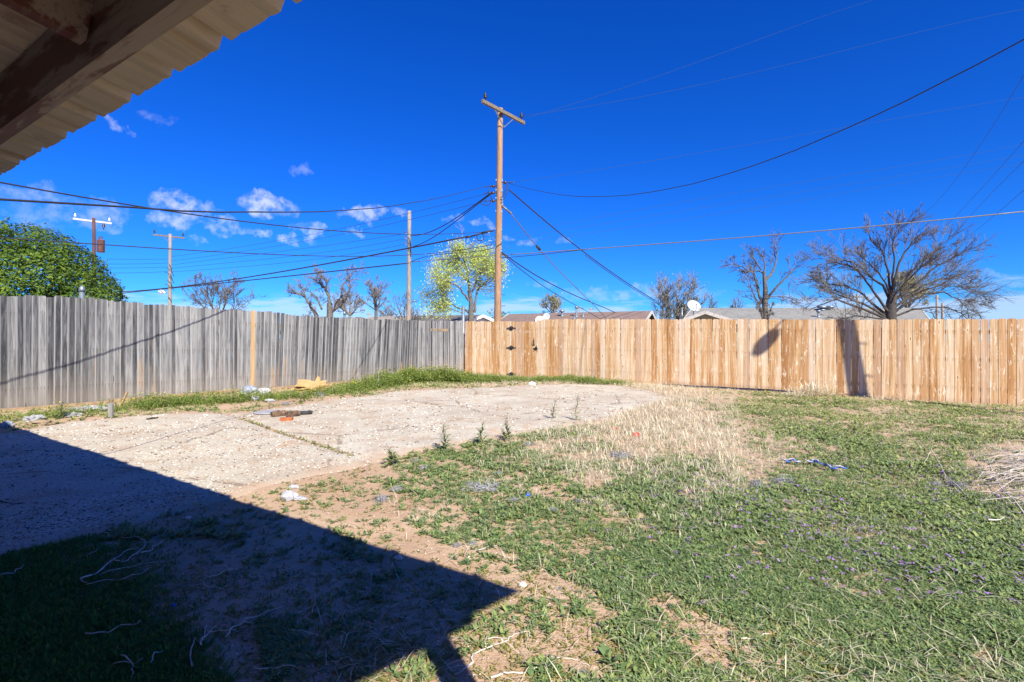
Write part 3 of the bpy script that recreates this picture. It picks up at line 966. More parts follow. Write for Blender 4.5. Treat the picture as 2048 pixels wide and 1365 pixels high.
# long brown roof behind the cedar fence
H1a = P(1018, 628, 42.0); H1b = P(1303, 621.5, 37.2)
h1, u1, n1_ = gable_house('long low house with brown shingle roof behind the gate', H1a, H1b, 4.6, 1.45, M['roof_brown'], M['stucco_brown'], M['trim_white'])
for (x, y, h, r, cp) in ((1124, 632, .30, .10, True), (1153, 633, .62, .07, True), (1166, 633, .32, .06, False), (1149, 640, .30, .06, False)):
    c = on_slope(H1a, H1b, 4.6, 1.45, x, y)
    roof_pipe(h1, c, h, r, cp)
c = on_slope(H1a, H1b, 4.6, 1.45, 1080, 640)
sat_dish('wide white satellite dish on the brown roof above the gate', c + Vector((0, -.2, -.12)), .42, (.25, -.9, .35), .5)
c = on_slope(H1a, H1b, 4.6, 1.45, 1092, 636)
sat_dish('small round blue-white dish beside a wider one on the brown roof', c + Vector((0, -.4, .06)), .28, (-.35, -.9, .25), .5)
# gray roof with the front gable
H2a = P(1385, 616, 40.0); H2b = P(1840, 615.5, 33.0)
h2, u2, n2_ = gable_house('wide house with gray shingle roof behind the bare trees', H2a, H2b, 5.2, 1.6, M['roof_gray'], M['stucco_green'], M['trim_white'])
for (x, y, h, r, cp) in ((1644, 620, .12, .16, True), (1660, 619, .10, .16, True), (1637, 634, .30, .07, True)):
    c = on_slope(H2a, H2b, 5.2, 1.6, x, y)
    roof_pipe(h2, c, h, r, cp)
G0 = P(1411, 621.5, 31.0); G1 = G0 - n2_ * -7.0 if n2_.y > 0 else G0 - n2_ * 7.0
gable_house('front gable wing with pale trim and olive siding on the gray-roofed house', G0, Vector((G1.x, G1.y, G0.z)), 2.0, .74, M['roof_gray'], M['stucco_green'], M['trim_white'], .3)
sat_dish('big white satellite dish beside a bare pole over the olive gable', P(1387, 613, 34.5), .46, (.1, -.8, .55), 1.4)
t = thing('roof_mast', 'thin dark mast with a knob on top left of the olive gable', 'mast', P(1364, 660, 33))
MB().tube([P(1364, 660, 33), P(1364, 614, 33)], .045, 6).build('pole', M['galv'], t)
MB().lathe([(.05, 0), (.10, .04), (.10, .16), (.04, .2)], P(1364, 614, 33), 8).build('cap', M['black_iron'], t)
# left of the main pole
H3a = P(835, 631.5, 45.0); H3b = P(966, 629.5, 38.0)
h3, u3, n3_ = gable_house('house with dark shaded roof and a white gable left of the tall pole', H3a, H3b, 3.4, 1.15, M['roof_dark'], M['stucco_white'], M['white_paint'])
H5a = P(742, 633.5, 58.0); H5b = P(846, 631, 52.0)
h5, u5, n5_ = gable_house('low house with tan shingle roof behind the short gray pole', H5a, H5b, 4.0, 1.3, M['roof_tan'], M['stucco_brown'], M['trim_white'])
for (x, y) in ((793, 637), (801, 634), (875, 633)):
    roof_pipe(h5, on_slope(H5a, H5b, 4.0, 1.3, x, y) if x < 850 else on_slope(H3a, H3b, 3.4, 1.15, x, y), .4, .08, True)
H4a = P(680, 634.5, 70.0); H4b = P(712, 634, 66.0)
gable_house('distant shed with blue-gray roof left of the tan roof', H4a, H4b, 3.0, 1.0, M['roof_blue'], M['stucco_white'], M['trim_white'])
H6a = P(713, 634, 60.0); H6b = P(724, 634.5, 57.0)
gable_house('small brown gabled shed between the blue-gray and tan roofs', H6a, H6b, 1.9, .8, M['roof_brown'], M['stucco_brown'], M['stucco_brown'])

# ------------------------------------------------------------------ posts that poke up over the fences
def steel_post(label, x, ytop, Z, r, capd):
    b0 = P(x, 682, Z); b0.z = 0.0
    t = thing('steel_post', label, 'post', b0)
    top = P(x, ytop, Z)
    MB().lathe([(r, 0), (r, top.z)], b0, 12).build('pole', M['galv'], t)
    if capd:
        MB().lathe([(r * 1.12, 0), (r * 1.15, .05), (r * .9, .09), (r * .3, .12)], top, 12).build('cap', M['galv'], t)
steel_post('fat steel post with domed cap behind the gray fence before the green tree', 164, 584, 9.6, .045, True)
steel_post('steel post with round cap behind the gray fence below the broken bare tree', 689, 630, 15.0, .032, True)
steel_post('slim blue-gray steel post at the corner where the two fences meet', 926.5, 612, 17.5, .055, False)

# ------------------------------------------------------------------ utility poles
def pole_tube(base, top, r0, r1, seed=0):
    r = random.Random(seed)
    n = 9; pts = []; rad = []
    for i in range(n):
        f = i / (n - 1)
        p = base.lerp(top, f)
        pts.append(p + Vector((r.uniform(-.01, .01), r.uniform(-.01, .01), 0)) * (0 if i in (0,) else 1))
        rad.append(r0 + (r1 - r0) * f)
    return MB().tube(pts, rad, 14)

def insulator(c, k=1.0, axis=(0, 0, 1)):
    return MB().lathe([(.012 * k, -.12 * k), (.012 * k, 0), (.05 * k, .01 * k), (.065 * k, .04 * k), (.035 * k, .055 * k), (.055 * k, .075 * k), (.05 * k, .11 * k), (.028 * k, .13 * k), (.04 * k, .15 * k), (.03 * k, .18 * k)], c, 10, axis)

ZP = 21.9
pb = P(994, 682, ZP); pb.z = 0.1
pt = P(1000.5, 217, ZP)
mp = thing('utility_pole', 'tall reddish wooden utility pole with crossarm behind the gate', 'utility pole', pb)
pole_tube(pb, pt, .165, .115, 3).build('pole', M['pole_wood'], mp)
A0 = P(961.5, 203, 20.78); A1 = P(1045.5, 247, 22.88)
A1.z = A0.z = (A0.z + A1.z) / 2
adir = (A1 - A0).normalized(); anor = Vector((-adir.y, adir.x, 0))
sh = -anor * 0.20 if anor.y > 0 else anor * 0.20
MB().beam(A0 + sh * .4, A1 + sh * .4, .10, .14).build('crossarm', M['arm_wood'], mp)
cen = (A0 + A1) / 2
for sgn in (-1, 1):
    a_ = cen + adir * sgn * .62 + sh * .4 + Vector((0, 0, -.06)); b_ = Vector((cen.x, cen.y, cen.z - .62)) + sh * .35
    MB().beam(a_, b_, .035, .03).build('arm_brace', M['galv'], mp)
    q = cen + adir * sgn * 1.18 + sh * .4 + Vector((0, 0, .17))
    insulator(q, 1.25).build('insulator', M['black_iron'], mp)
def pole_at(y, frac=True):
    """centre of the main pole at photo row y"""
    z = CAMZ + (682 - y) / F * ZP
    f = (z - pb.z) / (pt.z - pb.z)
    return pb.lerp(pt, f)
rr = random.Random(5)
for y, side in ((372, -1), (385, -1), (401, -1), (366, 1)):
    c = pole_at(y); d = Vector((side, -.25, -.12 if side < 0 else 0)).normalized()
    mb = MB().tube([c + d * .10, c + d * .30], .022, 6).lathe([(.03, 0), (.06, .02), (.065, .10), (.03, .12)], c + d * .20, 8, d)
    for k in range(3):
        mb.lathe([(.012, 0), (.03, .01), (.03, .05), (.012, .06)], c + d * (.36 + .11 * k), 7, d)
    mb.build('insulator', M['porcelain'], mp)
hw = MB()
for y in (362, 382, 398, 424, 460, 482, 497, 503):
    c = pole_at(y); hw.box(c + Vector((.12, -.07, 0)), (.05, .05, .09)); hw.box(c + Vector((-.13, -.03, .04)), (.05, .05, .05))
hw.build('bolt_plate', M['galv'], mp)
c = pole_at(405)
MB().box(c + Vector((.15, -.06, 0)), (.04, .06, .34)).build('guy_plate', M['galv'], mp)
for i, y in enumerate((545, 569, 592, 614)):
    for sgn in (-1, 1):
        c = pole_at(y + (6 if sgn < 0 else 0) - 2)
        MB().tube([c + Vector((sgn * .13, -.02, 0)), c + Vector((sgn * .30, -.03, 0)), c + Vector((sgn * .305, -.03, .045))], .011, 5).build('pole_step', M['black_iron'], mp)
MB().tube([pole_at(488) + Vector((.13, -.12, 0)), pole_at(492) + Vector((0, -.16, 0)), pole_at(496) + Vector((-.10, -.11, 0))], .018, 5).build('strap', M['black_iron'], mp)

# short gray pole
Z2 = 28.0
b2 = P(818.5, 682, Z2); b2.z = 0.1; t2_ = P(818.5, 422, Z2)
gpole = thing('utility_pole', 'short weathered gray pole standing left of the tall reddish one', 'utility pole', b2)
pole_tube(b2 + Vector((-.06, 0, 0)), t2_ + Vector((.02, 0, 0)), .135, .095, 8).build('pole', M['gray_pole'], gpole)
for y in (466, 476, 487):
    c = P(818, y, Z2); insulator(c + Vector((-.22, -.02, 0)), .7).build('insulator', M['porcelain'], gpole)
    MB().box(c + Vector((-.15, -.02, -.04)), (.16, .03, .03)).build('bracket', M['galv'], gpole)
cc = MB()
for k in range(5):
    cc.tube([P(816 - 3 * (k % 2), 474 + 6 * k, Z2 - .15), P(820, 478 + 6 * k, Z2 - .17), P(822 + (k % 2), 490 + 6 * k, Z2 - .12)], .016, 4)
cc.build('down_cable', M['wire'], gpole)

# pole with gray crossarm further left
Z3 = 39.0
b3 = P(339, 682, Z3); b3.z = 0.0; t3_ = P(340.5, 468, Z3)
p3 = thing('utility_pole', 'gray utility pole with a thin brown crossarm between green tree and hazy bare trees', 'utility pole', b3)
pole_tube(b3, t3_, .14, .10, 9).build('pole', M['gray_pole'], p3)
A0 = P(309, 466.5, 39); A1 = P(371, 478, 40.3); A1.z = A0.z = (A0.z + A1.z) / 2 - .05
MB().beam(A0 + Vector((0, -.15, 0)), A1 + Vector((0, -.15, 0)), .09, .11).build('crossarm', M['arm_wood'], p3)
for f in (.04, .96):
    insulator(A0.lerp(A1, f) + Vector((0, -.15, .16)), 1.3).build('insulator', M['black_iron'], p3)
for f in (.3, .7):
    MB().beam(A0.lerp(A1, f) + Vector((0, -.16, -.04)), A0.lerp(A1, .5) + Vector((0, -.15, -.45)), .03, .03).build('arm_brace', M['arm_wood'], p3)
cc = MB()
for k in range(6):
    cc.tube([P(338 - 4 * (k % 3), 528 + 8 * k, Z3 - .2), P(341 + 2 * (k % 2), 533 + 8 * k, Z3 - .2), P(345 + 3 * (k % 2), 546 + 7 * k, Z3 - .15)], .02, 4)
cc.build('down_cable', M['wire'], p3)
t = thing('area_light', 'white lamp head on a bracket beside the pole with brown crossarm', 'street lamp', P(332, 590, Z3))
MB().tube([P(338, 586, Z3), P(328, 580, Z3)], .03, 6).build('bracket', M['galv'], t)
MB().lathe([(.07, -.26), (.13, -.2), (.14, .1), (.08, .22), (.02, .26)], P(324, 584, Z3), 10, (1, 0, -.35)).build('lamp_head', M['white_paint'], t)

# dark pole with white crossarm and transformer
Z4 = 32.0
b4 = P(188, 682, Z4); b4.z = 0.0; t4_ = P(187.5, 436, Z4)
p4 = thing('utility_pole', 'dark red pole with white crossarm and rusty transformer above the green tree', 'utility pole', b4)
pole_tube(b4, t4_, .12, .085, 10).build('pole', M['red_pole'], p4)
A0 = P(149.5, 437, 32.2); A1 = P(227, 449, 33.0); zc_ = (A0.z + A1.z) / 2; A0.z = zc_ + .06; A1.z = zc_ - .06
MB().beam(A0 + Vector((0, -.12, 0)), A1 + Vector((0, -.12, 0)), .09, .11).build('crossarm', M['pale_arm'], p4)
for f in (.05, .93):
    insulator(A0.lerp(A1, f) + Vector((0, -.12, .14)), 1.1).build('insulator', M['white_paint'], p4)
q = A0.lerp(A1, .78) + Vector((0, -.12, -.32))
insulator(q, 1.5).build('cutout', M['porcelain'], p4)
tc = P(201.5, 491, Z4 - .1)
tr = MB().lathe([(.19, -.42), (.205, -.40), (.205, .30), (.215, .32), (.19, .36), (.06, .40)], tc, 16).build('transformer', M['rust'], p4)
for dx in (-.08, .09):
    insulator(tc + Vector((dx, -.04, .42)), .9).build('bushing', M['porcelain'], tr, origin=tuple(p4.location))
# far little poles over the roofs
for x, y, Z, aw, lab in ((1264, 613, 95, 16, 'tiny far pole with crossarm nearer the tall vent on the brown roof'), (1341, 617, 110, 12, None), (738, 625, 100, 9, 'tiny far pole showing over the tan roof left of the short gray pole'),
                         (1715, 588, 60, 26, 'far pole seen between the limbs left of the big bare trunk'), (1874, 590, 60, 10, 'far thin pole behind the right limbs of the wide bare tree'), (1885, 606, 58, 6, 'lower thin pole beside its taller twin behind the wide bare tree')):
    if lab is None:
        x, y, lab = 1182, 615.5, 'tiny far pole with crossarm right of the roof pipes on the brown roof'
    if 'nearer' in lab: x = 1159.5
    bb = P(x, 682, Z); bb.z = 0
    t = thing('utility_pole', lab, 'utility pole', bb)
    tt = P(x, y, Z)
    MB().tube([bb, tt], [.16, .12], 7).build('pole', M['gray_pole'], t)
    zz = tt - Vector((0, 0, .35))
    MB().beam(zz - Vector((aw / F * Z / 2, .1, 0)), zz + Vector((aw / F * Z / 2, .1, 0)), .12, .14).build('crossarm', M['arm_wood'], t)

# ------------------------------------------------------------------ wires
def wire(label, pts, ZA, ZB, wpx, name='overhead_wire', mat='wire', wobble=0.0, group=None, ext=None, seed=0):
    """pts: photo pixels read along the wire; it hangs in the upright plane between its two ends (ZA, ZB metres ahead)"""
    A = Vector(((pts[0][0] - 1024) / F * ZA, ZA)); B = Vector(((pts[-1][0] - 1024) / F * ZB, ZB))
    d = B - A
    out = []; fs_ = []
    for (x, y) in pts:
        k = (x - 1024) / F
        den = d.x - k * d.y
        t_ = (k * A.y - A.x) / den if abs(den) > 1e-6 else 0
        q = A + d * t_
        out.append(Vector((q.x, q.y, CAMZ + (682 - y) / F * q.y))); fs_.append(t_)
    # smooth curve through the points
    n = 40
    fs_ = np.array(fs_); arr = np.array([tuple(v) for v in out])
    o = np.argsort(fs_); fs_ = fs_[o]; arr = arr[o]
    deg = min(len(pts) - 1, 3)
    tt = np.linspace(fs_[0], fs_[-1], n)
    zz = np.interp(tt, fs_, arr[:, 2]) if deg < 2 else np.polyval(np.polyfit(fs_, arr[:, 2], deg), tt)
    r_ = random.Random(seed)
    P3 = [Vector((A.x + d.x * t_, A.y + d.y * t_, z + (r_.uniform(-wobble, wobble) if 0 < i < n - 1 else 0))) for i, (t_, z) in enumerate(zip(tt, zz))]
    if ext is not None: P3.append(Vector(ext)) if ZB < ZA else P3.insert(0, Vector(ext))
    zm = (ZA * ZB) ** .5
    ob = MB().tube(P3, wpx * zm / F / 2 * .86, 5).build(name, M[mat])
    return tag(ob, label, 'wire' if name != 'guy_wire' else 'guy wire', group)

SD = 'service_drop'
wire('thick twisted black cable sagging from the left edge up to the tall pole', [(0, 397), (120, 405), (300, 418), (420, 425), (500, 427), (600, 426), (700, 418), (800, 408), (880, 396), (986, 372)], 3.1, ZP - .1, 2.2, SD, wobble=.006, seed=2, ext=(-3.4, 2.2, 2.1))
wire('thin dark cable sloping down from the left edge past small clouds to the tall pole', [(0, 367), (160, 391), (300, 416), (420, 434), (560, 452), (700, 464), (818, 468), (985, 463)], 6.2, ZP - .1, 2.2, ext=(-7.3, 3.0, 3.30))
wire('long black cable crossing the green tree low and running level to the tall pole', [(-60, 473), (150, 484), (300, 494), (440, 504), (560, 511), (680, 513), (760, 512), (860, 506), (985, 489)], 10.4, ZP - .1, 2.0)
wire('thick teal-dark cable rising from behind the green tree to the cable loop', [(238, 584), (340, 575), (450, 562), (560, 544), (700, 519), (818, 495), (930, 475)], 43, 22.3, 2.8)
wire('black cable just under the loop cable, rising to the short gray pole', [(238, 587), (340, 577), (480, 562), (600, 550), (720, 537), (818, 526)], 43, Z2 - .1, 2.4)
wire('dark cable from the short gray pole to the tall pole at its lower strap', [(818, 526), (900, 507), (950, 503), (985, 497)], Z2, ZP, 1.6)
wire('upper of two crossed cables falling from the tall pole to the gray pole', [(985, 384), (950, 408), (900, 445), (860, 463), (820, 471)], ZP, Z2, 2.2)
wire('lower of two crossed cables falling from the tall pole to the gray pole', [(985, 386), (950, 412), (900, 452), (860, 478), (826, 493)], ZP, Z2, 2.0)
wire('thick black service cable sweeping from the tall pole up to the upper right corner', [(1016, 366), (1090, 384), (1180, 393), (1260, 390), (1340, 379), (1420, 359), (1500, 333), (1640, 278), (1760, 224), (1860, 178), (1960, 128), (2048, 80)], ZP, 6.0, 1.8, SD, wobble=.005, seed=4, ext=(7.0, 3.2, 5.6))
wire('dark cable falling steeply from the tall pole to the pale tree behind the brown roof', [(1018, 380), (1060, 415), (1110, 458), (1160, 499), (1230, 549), (1310, 601)], ZP, 38, 2.4)
wire('thin line hanging close below the cable to the pale tree', [(1170, 510), (1240, 560), (1318, 608)], 26, 38, 1.3)
wire('slack dark cable falling from the tall pole strap to the ridge of the brown roof', [(1004, 505), (1050, 537), (1095, 564), (1150, 591), (1230, 625)], ZP, 38, 2.2)
wire('thin cable under the slack one, falling from the tall pole strap', [(1004, 507), (1050, 545), (1090, 575), (1140, 604), (1200, 638)], ZP, 36, 1.6)
wire('taut guy wire with a dark splice running down right from the tall pole', [(1022, 427), (1078, 497), (1150, 573), (1215, 640)], ZP, 33, 2.0, 'guy_wire', 'bare_wire')
wire('long pale strand running from the tall pole across the bare trees to the right edge', [(818, 524), (1000, 511), (1170, 498), (1330, 487), (1500, 474), (1640, 462), (1760, 451), (1900, 438), (2048, 423)], Z2 + .2, 17.0, 2.4, 'overhead_wire', 'bare_wire')
wire('dark strand right under the long pale strand near the tall pole', [(1000, 516), (1080, 509), (1170, 499)], ZP + .3, 20, 1.6)
GL = 'thin line wires strung between the far poles'
for i, (pp, za, zb) in enumerate((([(818, 466), (700, 484), (560, 503), (420, 520), (343, 530)], Z2, Z3), ([(818, 476), (700, 497), (560, 515), (420, 529), (343, 537)], Z2, Z3), ([(818, 487), (700, 508), (560, 527), (420, 538), (343, 544)], Z2, Z3),
                    ([(980, 386), (860, 415), (700, 454), (560, 480), (420, 503), (343, 513)], ZP, Z3), ([(980, 401), (860, 428), (700, 465), (560, 492), (420, 511), (343, 522)], ZP, Z3))):
    wire(('highest of three faint wires from short gray pole to brown crossarm pole', 'middle of three faint wires from short gray pole to brown crossarm pole', 'lowest of three faint wires from short gray pole to brown crossarm pole', 'upper faint wire from the tall pole left to the brown crossarm pole', 'lower faint wire from the tall pole left to the brown crossarm pole')[i], pp, za, zb, 0.8, mat='far_wire', group=GL)
for i, (y0, y1) in enumerate(((518, 513), (526, 523), (534, 531), (543, 541))):
    wire(('highest', 'second highest', 'third highest', 'lowest')[i] + ' of four faint wires between green tree and brown crossarm pole', [(338, y0), (290, (y0 + y1) / 2 + 3), (215, y1 + 5)], Z3, 33, 0.8, mat='far_wire', group='faint wires by the green tree')
GR = 'faint thin line wires high on the right'
for i, (pp, za, zb) in enumerate((([(1046, 235), (1150, 210), (1400, 120), (1600, 50), (1745, 0)], 22.9, 34), ([(1044, 232), (1330, 184), (1700, 98), (2048, 18)], 22.9, 30), ([(1018, 366), (1300, 322), (1700, 253), (2048, 194)], ZP, 30),
                    ([(1018, 470), (1300, 415), (1700, 349), (2048, 288)], ZP, 30), ([(1018, 478), (1300, 432), (1700, 368), (2048, 310)], ZP, 30), ([(1018, 487), (1300, 449), (1700, 384), (2048, 328)], ZP, 30))):
    wire(('faint wire from the crossarm leaving through the top edge of the sky', 'faint wire from the crossarm reaching the top right corner', 'faint wire from the insulators of the tall pole to the right edge', 'highest of three faint parallel wires right of the tall pole', 'middle of three faint parallel wires right of the tall pole', 'lowest of three faint parallel wires right of the tall pole')[i], pp, za, zb, 0.5, mat='far_wire', group=GR)
for i, (pp) in enumerate(([(2048, 150), (1940, 320), (1845, 430)], [(2048, 282), (1960, 380), (1880, 465)], [(2048, 322), (1970, 400), (1900, 480)], [(2048, 380), (1990, 430), (1895, 500)])):
    wire(('longest and steepest', 'second', 'third', 'shortest and lowest')[i] + ' diagonal faint wire dropping to the wide bare tree', pp, 26, 52, 0.7, mat='far_wire', group='diagonal faint wires by the wide bare tree')
# fittings on the wires
t = thing('cable_splice', 'black splice case and coiled loop of cable beside the tall pole', 'cable splice', P(958, 472, ZP - .2))
zq = ZP - .2
MB().tube([P(931, 474.5, zq), P(942, 473, zq)], [.05, .05], 8).tube([P(942, 473, zq), P(964, 466, zq)], .035, 6).tube([P(964, 466, zq), P(974, 463.5, zq), P(988, 461, ZP - .12)], [.05, .05, .03], 8).build('splice_case', M['wire'], t)
lp = [P(961 + 7.2 * math.cos(q), 474.5 + 7.2 * math.sin(q), zq) for q in np.linspace(0, 2 * math.pi, 19)]
MB().tube(lp, .022, 6).build('cable_loop', M['wire'], t)
MB().tube([P(974, 463.5, zq), P(979, 466, zq), P(977, 470, zq), P(972, 470, zq)], .02, 5).build('tail', M['galv'], t)
t = MB().tube([P(1073, 491, 23.4), P(1080, 500, 23.5)], .065, 8).build('splice_case', M['wire']); tag(t, 'small black splice partway down the taut guy wire', 'cable splice')
t = MB().tube([P(1004, 411, ZP - .1), P(1022, 427, ZP)], [.05, .045], 8).lathe([(.05, 0), (.07, .03), (.05, .06)], P(1020, 425, ZP), 8, P(1022, 427, ZP) - P(1004, 411, ZP)).build('guy_insulator', M['bare_wire']); tag(t, 'pale rod insulator where the guy wire leaves the tall pole', 'insulator')
t = MB()
for q in ([(1014, 367), (1012, 378), (1006, 392), (1001, 396)], [(1016, 370), (1014, 386), (1008, 398), (1002, 402)], [(985, 372), (976, 380), (985, 402)], [(983, 402), (976, 411), (965, 409), (958, 405)], [(1003, 503), (1006, 506), (1004, 510), (1001, 508)]):
    t.tube([P(x, y, ZP - .2) for x, y in q], .015, 5)
tag(t.build('jumper_cables', M['wire']), 'loose looping jumper cables round the tall pole below its insulators', 'cable')

# ------------------------------------------------------------------ trees
def bark(name, c1, c2):
    return simple(name, c1, c2, 7, 0.9, stretch=(3, 3, 1), bmp=0.3)
M['bark_dark'] = bark('dark_bark', (.075, .066, .060), (.038, .034, .032))
M['bark_gray'] = bark('gray_bark', (.155, .14, .125), (.075, .068, .062))
M['bark_pale'] = bark('pale_bark', (.24, .215, .185), (.14, .125, .11))
M['twig'] = bark('twig_bark', (.14, .13, .122), (.085, .08, .076))
M['twig_pale'] = bark('pale_twig_bark', (.20, .18, .155), (.135, .122, .108))

def leaf_mat(name, stops, trans=0.35, rough=0.55):
    m, nt, b = new_mat(name)
    at = nt.n('ShaderNodeAttribute'); at.attribute_name = 'tint'
    c = nt.ramp(at.outputs['Fac'], stops)
    nt.put(b.inputs['Base Color'], c)
    b.inputs['Roughness'].default_value = rough
    b.inputs['Specular IOR Level'].default_value = 0.2
    tr = nt.n('ShaderNodeBsdfTranslucent'); nt.put(tr.inputs[0], c)
    mx = nt.n('ShaderNodeMixShader'); mx.inputs[0].default_value = trans
    out = m.node_tree.nodes['Material Output']
    nt.t.links.new(b.outputs[0], mx.inputs[1]); nt.t.links.new(tr.outputs[0], mx.inputs[2]); nt.t.links.new(mx.outputs[0], out.inputs[0])
    return m
M['leaf_green'] = leaf_mat('evergreen_leaf', [(0, (.028, .062, .010)), (.45, (.085, .15, .020)), (1, (.23, .32, .045))], .35)
M['leaf_lime'] = leaf_mat('budding_leaf', [(0, (.36, .46, .12)), (.5, (.50, .58, .17)), (1, (.62, .66, .24))], .45)
M['leaf_pale'] = leaf_mat('pale_bud', [(0, (.26, .26, .14)), (1, (.42, .40, .22))], .4)
M['leaf_sage'] = leaf_mat('sage_leaf', [(0, (.12, .19, .06)), (1, (.26, .33, .12))], .4)

class Tree:
    def __init__(self, label, base, seed, bark='bark_gray', twig='twig', group=None, name='bare_tree', cat='tree', cut=0.022):
        self.t = thing(name, label, cat, base, group)
        self.r = random.Random(seed); self.limbs = MB(); self.tw = MB(); self.bark = bark; self.twig = twig; self.cut = cut
        self.tips = []

    def tube(self, pts, r0, r1):
        n = len(pts)
        rad = [r0 + (r1 - r0) * i / (n - 1) for i in range(n)]
        if r0 > self.cut: self.limbs.tube(pts, rad, 7 if r0 > .06 else 5, False)
        else: self.tw.tube(pts, rad, 3, False, False)

    def grow(self, p, d, L, r, lev, up=0.25, wander=0.28, kids=(3, 5), spread=0.75, shrink=0.62, first=0.25, rmin=0.006):
        rd = self.r
        n = 5 if lev > 0 else 4
        p = Vector(p); d = Vector(d).normalized(); pts = [p.copy()]; dirs = [d.copy()]
        for i in range(n):
            d = (d + Vector((rd.gauss(0, wander), rd.gauss(0, wander), rd.gauss(0, wander) + up)) * .5).normalized()
            p = p + d * (L / n); pts.append(p.copy()); dirs.append(d.copy())
        self.tube(pts, r, max(r * .42, rmin * .7))
        if lev <= 0:
            self.tips.append(p); return
        self.kids(pts, dirs, L, r, lev, up, wander, kids, spread, shrink, first, rmin)

    def kids(self, pts, dirs, L, r, lev, up, wander, kids, spread, shrink, first, rmin):
        rd = self.r; n = len(pts) - 1
        for _ in range(rd.randint(*kids)):
            f = first + (1 - first) * rd.random() ** .8
            i = min(int(f * n), n - 1); q = pts[i].lerp(pts[i + 1], f * n - i); d0 = dirs[i]
            ax = d0.cross(Vector((rd.gauss(0, 1), rd.gauss(0, 1), rd.gauss(0, 1))))
            if ax.length < 1e-3: continue
            dd = Matrix.Rotation(rd.uniform(.45, 1.15) * spread, 3, ax.normalized()) @ d0
            self.grow(q, dd, L * shrink * rd.uniform(.65, 1.15) * (1.1 - .35 * f), max(r * (1 - .55 * f) * .62, rmin), lev - 1, up, wander, kids, spread, shrink, first, rmin)

    def limb(self, px, Z, r0, r1, lev=2, dz=0.0, **kw):
        """a limb read from the photograph; it leans dz metres away by its end"""
        rd = self.r; n = len(px)
        pts = []
        for i, (x, y) in enumerate(px):
            pts.append(P(x, y, Z + dz * (i / (n - 1))))
        fine = []
        for i in range(n - 1):
            for j in range(3):
                f = j / 3; q = pts[i].lerp(pts[i + 1], f)
                if i + j > 0: q += Vector((rd.gauss(0, 1), rd.gauss(0, 1), rd.gauss(0, 1))) * r0 * .22
                fine.append(q)
        fine.append(pts[-1])
        self.tube(fine, r0, r1)
        dirs = [(fine[min(i + 1, len(fine) - 1)] - fine[max(i - 1, 0)]).normalized() for i in range(len(fine))]
        L = sum((fine[i + 1] - fine[i]).length for i in range(len(fine) - 1))
        if lev > 0:
            a = dict(up=.2, wander=.3, kids=(7, 10), spread=.8, shrink=.36, first=.22, rmin=.008); a.update(kw)
            sub = a.pop('sub', (3, 5)); k0 = a.pop('kids')
            K = dict(a); K['kids'] = k0
            self.kids_then(fine, dirs, L, (r0 + r1) / 2, lev, K, sub)

    def kids_then(self, pts, dirs, L, r, lev, K, sub):
        rd = self.r; n = len(pts) - 1
        for _ in range(rd.randint(*K['kids'])):
            f = K['first'] + (1 - K['first']) * rd.random()
            i = min(int(f * n), n - 1); q = pts[i].lerp(pts[i + 1], f * n - i); d0 = dirs[i]
            ax = d0.cross(Vector((rd.gauss(0, 1), rd.gauss(0, 1), rd.gauss(0, 1))))
            if ax.length < 1e-3: continue
            dd = Matrix.Rotation(rd.uniform(.4, 1.1) * K['spread'], 3, ax.normalized()) @ d0
            self.grow(q, dd, L * K['shrink'] * rd.uniform(.6, 1.15), max(r * (1 - .5 * f) * .5, K['rmin']), lev - 1, K['up'], K['wander'], sub, K['spread'], .66, .2, K['rmin'])

    def done(self, leaf=None, nleaf=0, size=.08, around=.3, part='foliage'):
        if self.limbs.nv: self.limbs.build('trunk', M[self.bark], self.t)
        if self.tw.nv: self.tw.build('crown', M[self.twig], self.t)
        if leaf and self.tips:
            r = np.random.default_rng(self.r.randrange(1 << 30))
            tips = np.array([tuple(p) for p in self.tips])
            c = tips[r.integers(0, len(tips), nleaf)] + r.normal(0, around, (nleaf, 3))
            o = leaf_quads(part, c, r, size, leaf)
            o.parent = self.t; o.location = -self.t.location
        return self.t

def leaf_quads(name, c, r, size, leaf, normals=None, tint=None):
    n = len(c)
    a = r.normal(0, 1, (n, 3)); a /= np.linalg.norm(a, axis=1)[:, None]
    b_ = r.normal(0, 1, (n, 3))
    if normals is not None:
        b_ = normals + r.normal(0, .55, (n, 3))
        a = np.cross(a, b_); a /= np.linalg.norm(a, axis=1)[:, None] + 1e-9
        s = np.cross(b_, a)
    else:
        s = np.cross(a, b_)
    s /= np.linalg.norm(s, axis=1)[:, None] + 1e-9
    L = (size * r.uniform(.6, 1.3, n))[:, None]
    V = np.stack([c - a * L, c + s * L * .42, c + a * L, c - s * L * .42], 1).reshape(-1, 3)
    Q = np.arange(4 * n).reshape(n, 4)
    tn = np.repeat(r.random(n) if tint is None else tint, 4)
    return npmesh(name, V, Q, M[leaf], tn)

